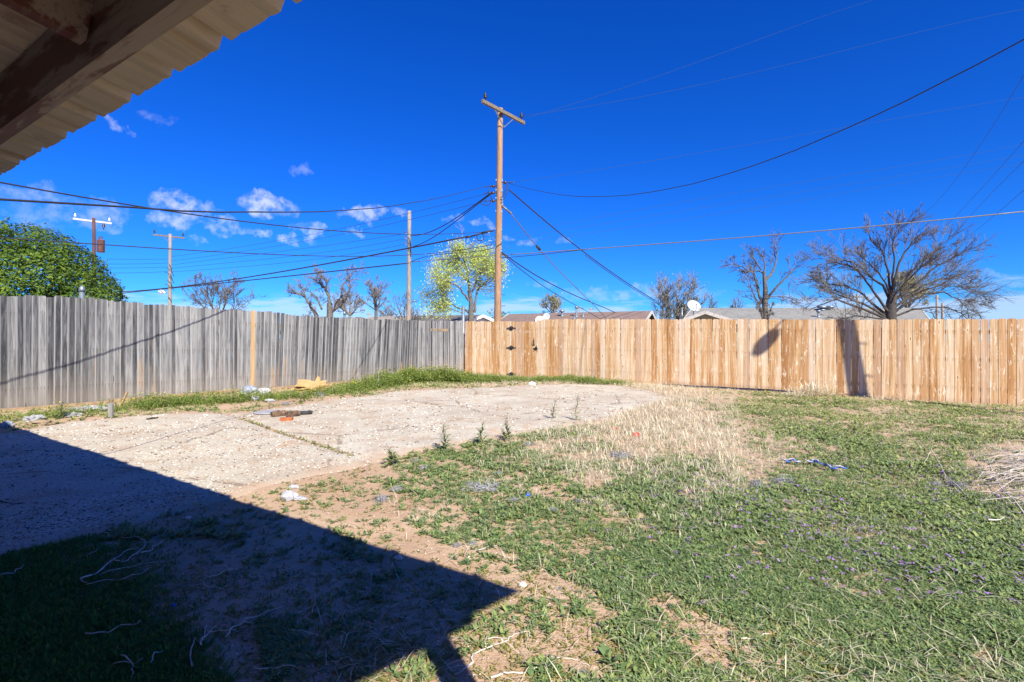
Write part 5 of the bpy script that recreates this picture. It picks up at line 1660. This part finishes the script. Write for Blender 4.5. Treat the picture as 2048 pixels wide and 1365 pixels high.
tag(npmesh('yellow_flowers', V, Q, M['petal_y'], tn), 'little yellow flowers on the weeds by the gray fence', 'flowers', kind='stuff')
# sprouts in the joint and on the pad
tj = r.uniform(0, np.linalg.norm(j1 - j0) * 1.0, 170)
X = j0[0] + jd[0] * tj + r.normal(0, .018, 170); Y = j0[1] + jd[1] * tj + r.normal(0, .018, 170)
x2, y2 = r.uniform(600, 1300, 260), r.uniform(800, 900, 260)
X2, Y2 = GXY(x2, y2); k2 = fnoise(X2, Y2, .5, 107) > .6
X = np.concatenate([X, X2[k2]]); Y = np.concatenate([Y, Y2[k2]])
V, Q, tn = rosettes(X, Y, r, r.uniform(.015, .05, len(X)), 6, (.2, 1.2), .2, .2)
tag(npmesh('joint_weeds', V, Q, M['forb_yellow'], tn), 'sparse sprouts in the joint and cracks of the concrete pad', 'weeds', kind='stuff')

# loose chips on the pad and the sand
def pebbles(name, X, Y, s, mat_, label, r):
    n = len(X)
    oct_ = np.array([[1, 0, 0], [0, 1, 0], [-1, 0, 0], [0, -1, 0], [0, 0, .6], [0, 0, -.6]], float)
    tri = np.array([[0, 1, 4], [1, 2, 4], [2, 3, 4], [3, 0, 4], [1, 0, 5], [2, 1, 5], [3, 2, 5], [0, 3, 5]])
    a = r.uniform(0, 6.28, n); ca, sa = np.cos(a), np.sin(a)
    sc = np.stack([s * r.uniform(.7, 1.4, n), s * r.uniform(.6, 1.1, n), s * r.uniform(.5, .9, n)], 1)
    v = oct_[None] * sc[:, None] * (1 + r.uniform(-.25, .25, (n, 6, 1)))
    vx = v[..., 0] * ca[:, None] - v[..., 1] * sa[:, None]; vy = v[..., 0] * sa[:, None] + v[..., 1] * ca[:, None]
    z = gz(X, Y) + s * .22 + np.where(inside_dist(X, Y, DPOLY) > .1, .014, 0)
    V = np.stack([vx + X[:, None], vy + Y[:, None], v[..., 2] + z[:, None]], -1).reshape(-1, 3)
    T_ = (tri[None] + (np.arange(n) * 6)[:, None, None]).reshape(-1, 3)
    return tag(npmesh(name, V, T_, mat_, np.repeat(r.random(n), 6)), label, 'gravel', kind='stuff')
M['chip'] = leaf_mat('stone_chip', [(0, (.06, .05, .04)), (.3, (.20, .145, .10)), (.5, (.42, .31, .21)), (.75, (.66, .60, .53)), (1, (.78, .75, .70))], 0.0, .9)
x = r.uniform(-100, 1400, 26000); y = 770 + 350 * r.random(26000)
X, Y = GXY(x, y)
k = (off_pad(X, Y) > -.05) & (r.random(len(X)) < np.clip(fnoise(X, Y, .7, 111) * 2 - .45, .08, 1))
pebbles('gravel', X[k], Y[k], r.uniform(.005, .014, k.sum()) * np.clip(Y[k] / 5.0, .8, 1.8), M['chip'], 'small stone chips loose on the concrete pad', r)
x = r.uniform(200, 2100, 5000); y = 960 + 440 * r.random(5000)
X, Y = GXY(x, y)
k = off_pad(X, Y) < 0
pebbles('pebbles', X[k], Y[k], r.uniform(.002, .007, k.sum()), M['chip'], 'tiny pebbles in the sand', r)

# ------------------------------------------------------------------ single tall weeds
def tall_weed(x, y, h, label, seed, dry=False):
    b0 = G(x, y); rr_ = random.Random(seed); rn = np.random.default_rng(seed)
    t = thing('tall_weed', label, 'weed', b0)
    pts = [b0]; p = b0.copy(); n = 6
    for i in range(n):
        p = p + Vector((rr_.gauss(0, .012), rr_.gauss(0, .012), h / n)); pts.append(p.copy())
    mb = MB().tube(pts, [.006 - .0007 * i for i in range(n + 1)], 5)
    ends = []
    for i in range(2, n):
        for _ in range(2):
            a = rr_.uniform(0, 6.28); q = pts[i] + Vector((math.cos(a) * .07, math.sin(a) * .07, .07)) * rr_.uniform(.5, 1.2)
            mb.tube([pts[i], q], [.003, .0015], 3); ends.append(q)
    mb.build('stem', M['stick' if dry else 'twig_pale'], t)
    if not dry:
        zz = np.linspace(.02, h, 16)
        Xs = np.interp(zz, np.linspace(0, h, n + 1), [q.x for q in pts]); Ys = np.interp(zz, np.linspace(0, h, n + 1), [q.y for q in pts])
        V, Q, tn = rosettes(Xs, Ys, rn, (.11 if h < .32 else .06) * (1.1 - zz / h) + .02, 5, (.0, .8), .2, .2, z0=b0.z + zz)
        o = npmesh('foliage', V, Q, M['forb'], tn); o.parent = t; o.location = -t.location
    return t
tall_weed(888, 902, .30, 'upright green weed standing tallest at the pad edge', 1)
tall_weed(778, 932, .17, 'short upright weed on the left end of the weedy pad edge', 2)
tall_weed(963, 888, .27, 'tall thin weed right of the tallest one on the pad edge', 3)
tall_weed(1014, 880, .22, 'small upright weed at the right end of the weedy pad edge', 6)
tall_weed(1152, 842, .42, 'slender weed standing alone at the straw edge of the pad', 4)
tall_weed(1107, 838, .34, 'second slender weed nearer the middle of the pad', 5)
tall_weed(123, 838, .24, 'leafy dark green weed by the near gray pickets', 7)
tall_weed(460, 806, .36, 'yellow-green weed standing against the gray fence left of the tan picket', 8)
tall_weed(1327, 783, .95, 'tall dry stalk leaning on the cedar fence', 9, True)
tall_weed(1193, 766, .55, 'dry bent stalk at the cedar fence above the dark green weeds', 10, True)
tall_weed(758, 776, .50, 'dry pale stalk among weeds by the gray fence', 12, True)

# ------------------------------------------------------------------ sticks
def gpath(pts, lift, n=3, seed=0, wob=.004):
    r_ = random.Random(seed); q = [G(x, y) for x, y in pts]; out = []
    for i in range(len(q) - 1):
        for j in range(n):
            v = q[i].lerp(q[i + 1], j / n); v = v + Vector((r_.gauss(0, wob), r_.gauss(0, wob), 0)) * (1 if i + j else 0); out.append(v)
    out.append(q[-1])
    return [Vector((v.x, v.y, float(gz(v.x, v.y)) + lift * (1 + .22 * math.sin(i * 1.3 + seed)))) for i, v in enumerate(out)]
def zoomA(L): return [(x / 2.416, 800 + y / 2.416) for x, y in L]
def zoomB(L): return [(700 + x / 2.416, 800 + y / 2.416) for x, y in L]
def zoomC(L): return [(1400 + x / 2.333, 780 + y / 2.333) for x, y in L]
def stick(label, paths, rad, mat_='stick', group=None, seed=0, lift=None):
    mb = MB()
    if lift is None and paths[0][0][0] < 640 and paths[0][0][1] > 1060: lift = .026
    for k_, p in enumerate(paths):
        q = gpath(p, rad * 1.5 if lift is None else lift, 3, seed + k_)
        mb.tube(q, [rad * .85 * (1 - .55 * i / (len(q) - 1)) * (1 if k_ == 0 else .75) for i in range(len(q))], 5)
    return tag(mb.build('stick', M[mat_]), label, 'stick', group)
stick('long pale forked branch with curved arms in the shade at left', [zoomA([(388, 895), (470, 860), (540, 805), (600, 760), (655, 742)]), zoomA([(540, 805), (620, 800), (665, 765), (705, 722), (700, 700), (655, 688), (580, 688)]), zoomA([(388, 895), (420, 910)])], .006, seed=1)
stick('pale branch lying just below the forked branch in the shade', [zoomA([(415, 912), (520, 895), (620, 880), (680, 862), (720, 838)]), zoomA([(480, 870), (600, 835), (690, 820), (795, 798)])], .004, seed=5)
stick('crooked pale twig at the right tip of the forked branch', [zoomA([(680, 768), (735, 745), (745, 730), (783, 708)])], .0045, seed=8)
stick('gray twig with a bent end at the middle of the shade', [zoomA([(1005, 882), (1080, 852), (1155, 838)]), zoomA([(1030, 815), (1090, 825), (1105, 840)])], .004, seed=9)
stick('short hooked twig just below the bent gray twig', [zoomA([(983, 905), (1010, 932), (1070, 932)])], .0035, seed=10)
stick('long pale branch with a side shoot across the shaded sand', [zoomA([(1090, 1165), (1130, 1125), (1170, 1095), (1230, 1070), (1290, 1052), (1368, 1018)]), zoomA([(1170, 1098), (1225, 1108)])], .0045, seed=11)
stick('Y-shaped white twig left of the long branch in shade', [zoomA([(972, 1215), (985, 1170), (1000, 1122)]), zoomA([(972, 1192), (1010, 1150), (1050, 1128)]), zoomA([(1000, 1148), (1060, 1138), (1150, 1140)])], .0045, seed=13)
stick('upright-looking white twig below the Y-shaped one', [zoomA([(928, 1315), (920, 1240), (943, 1175)])], .004, seed=16)
stick('short bent twig lying in the dark lawn patch', [zoomA([(725, 1295), (750, 1255), (790, 1238)])], .0035, seed=17)
stick('thin twig with two arms at the bottom of the dark lawn', [zoomA([(585, 1258), (640, 1300), (645, 1330), (635, 1365)]), zoomA([(545, 1305), (640, 1300), (690, 1285)])], .0038, seed=18)
stick('straight gray twig across the dark lawn', [zoomA([(410, 1165), (520, 1145), (625, 1120), (680, 1100)])], .004, seed=20)
stick('gray crossed twig at the bottom of the shade', [zoomA([(1220, 1330), (1340, 1322), (1430, 1315)]), zoomA([(1335, 1322), (1345, 1365)])], .0035, seed=21)
stick('short twig on the lawn edge by the concrete', [zoomA([(500, 655), (520, 672), (527, 695)])], .0035, seed=23)
stick('pale straight twig above the forked branch', [zoomA([(415, 776), (450, 765), (475, 745)])], .0035, seed=24)
stick('curled thin twig near the shadow edge of the porch', [zoomA([(1507, 1050), (1515, 1000), (1530, 967)])], .003, seed=25)
stick('faint gray twig in the darkest lawn at the left edge', [zoomA([(0, 882), (70, 865), (95, 850), (112, 828)])], .0045, seed=26)
stick('black twisted stick on the shaded concrete by the left edge', [zoomA([(0, 497), (60, 512), (110, 505), (165, 502)])], .009, 'dark_stick', seed=27)
stick('thin black stick near the lawn side of the shaded concrete', [zoomA([(375, 597), (450, 594), (535, 598)])], .005, 'dark_stick', seed=28)
stick('long pale branch with a crook in the sun next to the post shadow', [zoomB([(505, 1345), (570, 1312), (585, 1270), (605, 1240), (680, 1212), (760, 1180), (790, 1150), (860, 1136), (880, 1160)]), zoomB([(655, 1215), (660, 1150)]), zoomB([(665, 1176), (770, 1168)])], .0055, seed=30)
stick('pale branch along the bottom edge in the sun', [zoomB([(680, 1365), (740, 1336), (830, 1342), (880, 1325), (940, 1300)])], .006, seed=33)
stick('thin brown twig lying level on bare sand', [zoomB([(945, 1246), (1050, 1260), (1110, 1272), (1158, 1296)])], .0042, seed=34)
stick('pale twig arched beside green tufts on the sunlit sand', [zoomB([(560, 772), (620, 730), (690, 707), (752, 702)])], .005, seed=35)
stick('pale twig leaning out of a green tuft right of the bare sand', [zoomB([(1230, 1112), (1255, 1075), (1300, 1055), (1362, 1044)])], .0045, seed=36)
stick('straight white twig at the left of the shade corner', [zoomB([(75, 946), (100, 905), (125, 880)])], .0035, seed=37)
stick('bent white twig by the lit notch at the bottom', [zoomB([(0, 1252), (30, 1290), (45, 1328)])], .0038, seed=38)
stick('white stick lying across weeds near the lower right sand', [zoomC([(190, 1165), (260, 1162), (325, 1142)])], .006, seed=39)
stick('pale dry stalk slanting over the weeds below the dry brush', [zoomC([(1345, 645), (1420, 622)])], .008, seed=40, lift=.05)
stick('thin wire-like curl of dark twig on the sunny concrete', [[(176, 866), (192, 866), (190, 860), (178, 861), (186, 856)]], .006, 'dark_stick', seed=41)
stick('small black scrap of wood on concrete beneath the fence weeds', [[(293, 842), (305, 841), (316, 838)]], .02, 'dark_stick', seed=42)

# dry brush at the right edge
bt = thing('dry_brush', 'tangled bleached dry brush lying on the weeds at the right edge', 'dry brush', G(2000, 975))
rb = random.Random(77); mb = MB()
for k_ in range(150):
    c = G(rb.gauss(2015, 42), rb.gauss(960, 32)); a = rb.uniform(-.9, .5)
    L_ = rb.uniform(.2, .7); z0 = rb.uniform(.02, .14)
    p0 = c + Vector((0, 0, z0)); d = Vector((math.cos(a), math.sin(a) * .8, rb.uniform(-.25, .3)))
    m1 = p0 + d * L_ * .5 + Vector((rb.gauss(0, .04), rb.gauss(0, .04), .03))
    e = p0 + d * L_ + Vector((0, 0, -.03))
    if e.z < float(gz(e.x, e.y)): e.z = float(gz(e.x, e.y)) + .01
    mb.tube([p0, m1, e], [.0032, .0028, .0014], 4)
mb.build('stems', M['stick'], bt)['kind'] = 'stuff'
stick('long bleached stalk running from the dry brush up the weeds', [[(2048, 1040), (2000, 985), (1975, 930), (1935, 880)]], .007, seed=50, lift=.06)
stick('second bleached stalk left of the dry brush', [[(1925, 995), (1890, 960), (1862, 905), (1848, 935)]], .006, seed=51, lift=.05)

# ------------------------------------------------------------------ fluff
def fluff_mesh(seed, flat=.5):
    r_ = random.Random(seed); mb = MB()
    for _ in range(170):
        p = Vector((r_.gauss(0, .38), r_.gauss(0, .38), abs(r_.gauss(0, .30)) * flat)); d = Vector((r_.gauss(0, 1), r_.gauss(0, 1), r_.gauss(0, .5))).normalized(); q = [p]
        for _k in range(3):
            d = (d + Vector((r_.gauss(0, .6), r_.gauss(0, .6), r_.gauss(0, .4)))).normalized(); p = p + d * .20; q.append(Vector((p.x, p.y, max(p.z, 0))))
        mb.tube(q, [.030, .034, .030, .014], 3, False)
    vs, fs = [], []
    N, K = 14, 6
    for i_ in range(K + 1):
        for j_ in range(N):
            e_ = i_ / K * math.pi / 2; a_ = j_ / N * 6.283
            rr_ = .62 * (1 + .25 * r_.uniform(-1, 1))
            vs.append((math.cos(a_) * math.cos(e_) * rr_, math.sin(a_) * math.cos(e_) * rr_, math.sin(e_) * rr_ * flat * .8))
    for i_ in range(K):
        for j_ in range(N):
            fs.append((i_ * N + j_, i_ * N + (j_ + 1) % N, (i_ + 1) * N + (j_ + 1) % N, (i_ + 1) * N + j_))
    mb.add(vs, fs)
    return mb.mesh('fluff_clump', M['fluff'])
FM = [fluff_mesh(s_) for s_ in (1, 2, 3)]
fl = [(967, 972, 24, 'largest gray fluff clump, with a dark hollow, in weeds right of the bare sand'), (940, 966, 11, 'dark gray tuft close against the largest fluff clump'), (793, 976, 14, 'rounded gray tuft above the bare sandy hollow'),
      (762, 994, 15, 'flat gray fluff spread left of the sandy hollow'), (847, 937, 11, 'gray fluff low in the green weeds by the pad edge'), (832, 921, 9, 'gray tuft next to the short upright weed at the pad edge'), (996, 944, 9, 'gray tuft above and right of the largest fluff clump'), (1027, 999, 12, 'gray tuft left of the bright blue plastic scrap'), (1105, 1019, 11, 'gray tuft in weeds below right of the bright blue scrap'),
      (1157, 1002, 10, 'gray tuft midway between the blue scrap and the purple flowers'), (1056, 886, 11, 'gray tuft at the upper pad edge beside the dry straw'), (1240, 908, 18, 'long gray fluff clump at the edge of the straw grass'), (1308, 997, 12, 'gray tuft in the left of the purple flower patch'), (1246, 1020, 9, 'small gray tuft just left of the purple flower patch'), (913, 1089, 10, 'small gray tuft lowest on the left above the shadow edge'), (944, 1086, 9, 'gray tuft right beside the lowest small tuft above the shadow edge'),
      (1166, 1347, 11, 'gray fluff on bare sand at the bottom edge'), (1120, 1177, 5, 'tiny gray tuft right of the pale stone by the shadow corner'), (1417, 964, 11, 'gray tuft under the left end of the straw grass'), (1513, 964, 16, 'stringy gray fluff left of the domed one below the blue rope'), (1567, 958, 19, 'domed gray fluff clump just below the blue rope'), (1635, 966, 9, 'small gray tuft right under the middle of the blue rope'),
      (1871, 967, 13, 'gray tuft left of the dry brush stalks'), (1916, 969, 16, 'gray fluff clump by the stalks of the dry brush'), (1910, 1042, 14, 'left one of three gray tufts in a row below the dry brush'), (1944, 1047, 15, 'middle one of three gray tufts below the dry brush'), (2030, 1050, 14, 'right one of three gray tufts below the dry brush'), (640, 787, 12, 'brown-gray fluff below the cardboard'), (572, 806, 9, 'gray tuft at the pad edge below the torn plastic')]
for i_, (x, y, rp, lab) in enumerate(fl):
    c = G(x, y + rp * .35); s_ = rp / F * c.y * 1.05
    o = bpy.data.objects.new('fluff_clump', FM[i_ % 3]); COL.objects.link(o)
    o.location = c + Vector((0, 0, .004)); o.rotation_euler = (0, 0, i_ * 1.7); o.scale = (s_ * (1.25 if rp > 14 else 1), s_ * .9, s_)
    tag(o, lab or 'small plain tuft of gray fluff caught in the weeds', 'fluff', 'gray fluff tufts blown about the yard')

# ------------------------------------------------------------------ litter
def crumple(name, label, cat, c, sx_, sy_, sz_, mat_, seed, rot=0.0, amp=.38):
    r_ = random.Random(seed); vs, fs = [], []; N, K = 16, 9
    for i_ in range(K + 1):
        for j_ in range(N):
            e_ = -math.pi / 2 + i_ / K * math.pi; a_ = j_ / N * 6.283
            v = Vector((math.cos(a_) * math.cos(e_), math.sin(a_) * math.cos(e_), math.sin(e_)))
            q = 1 + amp * (mnoise.noise(v * 2.1 + Vector((seed * 3.1, 0, 0))) + .6 * mnoise.noise(v * 5.0 + Vector((0, seed, 0))))
            vs.append((v.x * q * sx_, v.y * q * sy_, max(-.15, v.z * q + .55) * sz_))
    for i_ in range(K):
        for j_ in range(N):
            fs.append((i_ * N + j_, i_ * N + (j_ + 1) % N, (i_ + 1) * N + (j_ + 1) % N, (i_ + 1) * N + j_))
    o = MB().add(vs, fs).build(name, M[mat_]); o.location = c; o.rotation_euler = (0, 0, rot)
    return tag(o, label, cat)
crumple('plastic_bag', 'pale crumpled plastic bag on the sand near the porch shadow edge', 'plastic bag', G(578, 1000), .062, .05, .045, 'bag', 3)
crumple('plastic_bag', 'torn tail of white plastic beside the pale bag on the sand', 'plastic bag', G(600, 1000), .05, .025, .016, 'bag', 4)
crumple('paper_scrap', 'white paper scrap in twigs above the pale bag', 'paper', G(587, 978), .045, .02, .02, 'bag', 5)
crumple('plastic_bag', 'gray-blue crumpled bag by the tan picket', 'plastic bag', G(499, 790), .17, .12, .13, 'gray_bag', 6)
crumple('plastic_bag', 'white torn plastic between gray-blue bag and cardboard', 'plastic bag', G(527, 790), .14, .07, .09, 'bag', 7)
crumple('paper_scrap', 'white scrap in weeds below the gray-blue bag', 'paper', G(510, 801), .08, .05, .06, 'bag', 8)
crumple('paper_scrap', 'small white scrap directly under the gray-blue bag', 'paper', G(499, 796), .05, .04, .04, 'bag', 9)
crumple('paper_scrap', 'white scrap at the pad edge under the torn plastic', 'paper', G(540, 804), .09, .04, .035, 'bag', 10)
crumple('can', 'dark crushed can left of the gray-blue bag', 'can', G(484, 795), .05, .04, .05, 'black_iron', 11)
crumple('plastic_scrap', 'clear scrap at the right end of the cardboard', 'plastic scrap', G(661, 781), .07, .04, .04, 'bag', 12)
crumple('paper_scrap', 'orange-brown scrap in the tall weeds by the gray fence', 'paper', G(768, 768), .10, .05, .05, 'cardboard', 13)
crumple('plastic_scrap', 'small bright blue plastic scrap in weeds right of the largest fluff', 'plastic scrap', G(1056, 994), .022, .016, .018, 'blue_plastic', 14)
crumple('plastic_scrap', 'blue bit of plastic in the shaded dark weeds', 'plastic scrap', G(347, 1215), .012, .010, .008, 'blue_plastic', 15)
crumple('plastic_scrap', 'red scrap at the left of the straw grass', 'plastic scrap', G(1228, 860), .045, .03, .025, 'red_plastic', 16)
crumple('plastic_scrap', 'red scrap deeper in the straw grass', 'plastic scrap', G(1272, 874), .05, .03, .035, 'red_plastic', 17)
crumple('plastic_bag', 'light rag or plastic scrap half in shade at the left fence foot', 'plastic scrap', G(15, 853), .07, .05, .05, 'gray_bag', 18)
crumple('stone', 'white stone at the foot of the cedar fence below the gate', 'stone', G(1064, 772), .10, .07, .07, 'stone', 19, amp=.2)
crumple('stone', 'pale stone on the sand right of the shadow corner', 'stone', G(1045, 1172), .022, .018, .016, 'stone', 20, amp=.2)
crumple('stone', 'second pale stone touching the shadow edge above the corner', 'stone', G(796, 1116), .026, .018, .014, 'stone', 21, amp=.25)
crumple('stone', 'small white stone between green tufts at the lower right sand', 'stone', G(1280, 1276), .018, .014, .014, 'stone', 22, amp=.2)
crumple('stone', 'white pebble on the shaded sand below the concrete edge', 'stone', G(376, 1037), .022, .016, .014, 'stone', 23, amp=.2)
crumple('rubble', 'gray rubble lump at the near end of the gray fence', 'rubble', G(65, 843), .13, .08, .05, 'fluff', 24, amp=.6)
crumple('rubble', 'brown clod of earth beside the rubble near the gray fence', 'rubble', G(82, 850), .17, .08, .035, 'rail_wood', 25, amp=.6)
crumple('rubble', 'gray heap of ash along the low board at the gray fence', 'rubble', G(180, 822), .26, .09, .05, 'fluff', 26, amp=.7)
crumple('rubble', 'small gray ash heap by the leafy weed', 'rubble', G(140, 834), .16, .08, .04, 'fluff', 27, amp=.7)

# white disc, split logs, brick
c = G(535, 827)
t = MB().lathe([(.19, 0), (.215, .008), (.215, .014), (.19, .012)], c + Vector((0, 0, .022)), 24).build('paper_plate', M['bag']); tag(t, 'flat white round plate behind the charred log', 'plate')
def log(label, x0, y0, x1, y1, rad, mat_, seed):
    r_ = random.Random(seed); a = G(x0, y0); b_ = G(x1, y1); n = 7; pts = []; rd = []
    for i_ in range(n):
        p = a.lerp(b_, i_ / (n - 1)); pts.append(Vector((p.x, p.y, float(gz(p.x, p.y)) + .016 + rad * .8 + r_.uniform(-.006, .006)))); rd.append(rad * r_.uniform(.82, 1.12))
    rd[0] *= .8; rd[-1] *= .6
    t = MB().tube(pts, rd, 9, True, False).build('log', M[mat_]); return tag(t, label, 'log')
log('brown split log lying on the pad left of a charred one', 543, 836, 572, 833, .052, 'log_wood', 1)
log('gray charred log lying between brown and black ones', 574, 836, 600, 834, .050, 'log_wood', 2)
log('thin blackened log at the right of the charred pile on the pad', 592, 832, 625, 831, .036, 'charred', 3)
c = G(573, 842)
t = MB().box(c + Vector((0, 0, .035)), (.17, .09, .045), Matrix.Rotation(.15, 3, 'Z')).build('brick_piece', M['brick']); tag(t, 'broken red brick piece in front of the logs', 'brick')
# stake
c = G(223, 836)
t = MB().prism([(-.03, 0), (.03, 0), (.03, .22), (.012, .245), (-.03, .23)], .03, c + Vector((0, 0, -.02)), (1, .1, 0), (0, 0, 1)).build('stake', M['gray_wood']); tag(t, 'short pale wooden stake standing at the pad edge by the gray fence', 'stake')
c = G(241, 812)
t = MB().beam(c, c + Vector((.10, .02, .24)), .03, .02).build('stake', M['tan_wood']); tag(t, 'thin leaning pale lath behind the short stake', 'stake')
# cardboard sheets
cb = thing('cardboard', 'flattened tan cardboard box lying at the foot of the gray fence', 'cardboard', G(622, 781))
mb = MB()
b0 = G(622, 782)
for k_, (dx, dy, rz, tilt, w_, h_) in enumerate(((0, .0, .10, .14, .78, .42), (.05, .03, -.06, .30, .74, .40), (-.02, .06, .14, .36, .60, .36))):
    R_ = Matrix.Rotation(rz, 3, 'Z') @ Matrix.Rotation(tilt, 3, 'X') @ Matrix.Rotation(.05 * k_, 3, 'Y')
    N = 8; vs = []; fs = []
    for i_ in range(N + 1):
        for j_ in range(4):
            u_, v_ = i_ / N - .5, j_ / 3 - .5
            vs.append(b0 + Vector((dx, dy, .06 + .045 * k_)) + R_ @ Vector((u_ * w_ + .02 * math.sin(v_ * 7 + k_), v_ * h_ + .03 * math.sin(u_ * 11 + k_), .02 * math.sin(u_ * 9 + 2 * k_) + .03 * abs(u_) * (1 if k_ else -1))))
    for i_ in range(N):
        for j_ in range(3):
            fs.append((i_ * 4 + j_, (i_ + 1) * 4 + j_, (i_ + 1) * 4 + j_ + 1, i_ * 4 + j_ + 1))
    o = MB().add(vs, fs).build('panel', M['cardboard'], cb)
    md = o.modifiers.new('thickness', 'SOLIDIFY'); md.thickness = .006
q = G(627, 779)
o = MB().prism([(-.07, 0), (.07, 0), (.055, .15), (.0, .20), (-.03, .12)], .006, q + Vector((.05, .06, .12)), (1, .3, 0), (0, .35, 1)).build('flap', M['cardboard'], cb)
# blue and white rope
for lab, pp, m_, sd_ in (('blue and white rope lying in the weeds above the domed fluff', [(1565, 929), (1580, 928), (1598, 931)], 'blue_plastic', 1), ('frayed blue rope with white strands lying right of the short blue piece', [(1612, 930), (1630, 929), (1650, 938), (1668, 944), (1690, 945)], 'blue_plastic', 2)):
    q = gpath(pp, .045, 4, sd_, .01); 
    t = thing('rope', lab, 'rope', q[0])
    a_ = []; b_ = []
    for i_, p in enumerate(q):
        o_ = Vector((math.cos(i_ * 1.9), math.sin(i_ * 1.9), .5 * math.sin(i_ * 1.3))) * .014
        a_.append(p + o_); b_.append(p - o_ + Vector((0, 0, .008)))
    MB().tube(a_, .008, 5).build('strand', M['blue_plastic'], t)
    MB().tube(b_, .008, 5).build('strand', M['bag'], t)
# dead grass clump at the cedar fence near the shadow
X0 = G(1620, 795)
parts_ = []
for (x, y, n_, h_) in ((1615, 792, 60, .38), (1640, 790, 50, .34), (1590, 793, 40, .28), (1700, 790, 60, .22), (1760, 800, 30, .15), (1180, 766, 12, .3)):
    c = G(x, y); Xs = c.x + r.normal(0, .22, n_); Ys = c.y + r.normal(0, .07, n_) - .05
    parts_.append(rosettes(Xs, Ys, r, h_ * r.uniform(.5, 1.2, n_), 5, (.3, 1.4), .035, .3))
V, Q, tn = join(parts_)
tag(npmesh('fence_straw', V, Q, M['straw'], tn), 'taller dead grass against the cedar fence by the trunk shadow', 'dry grass', kind='stuff')
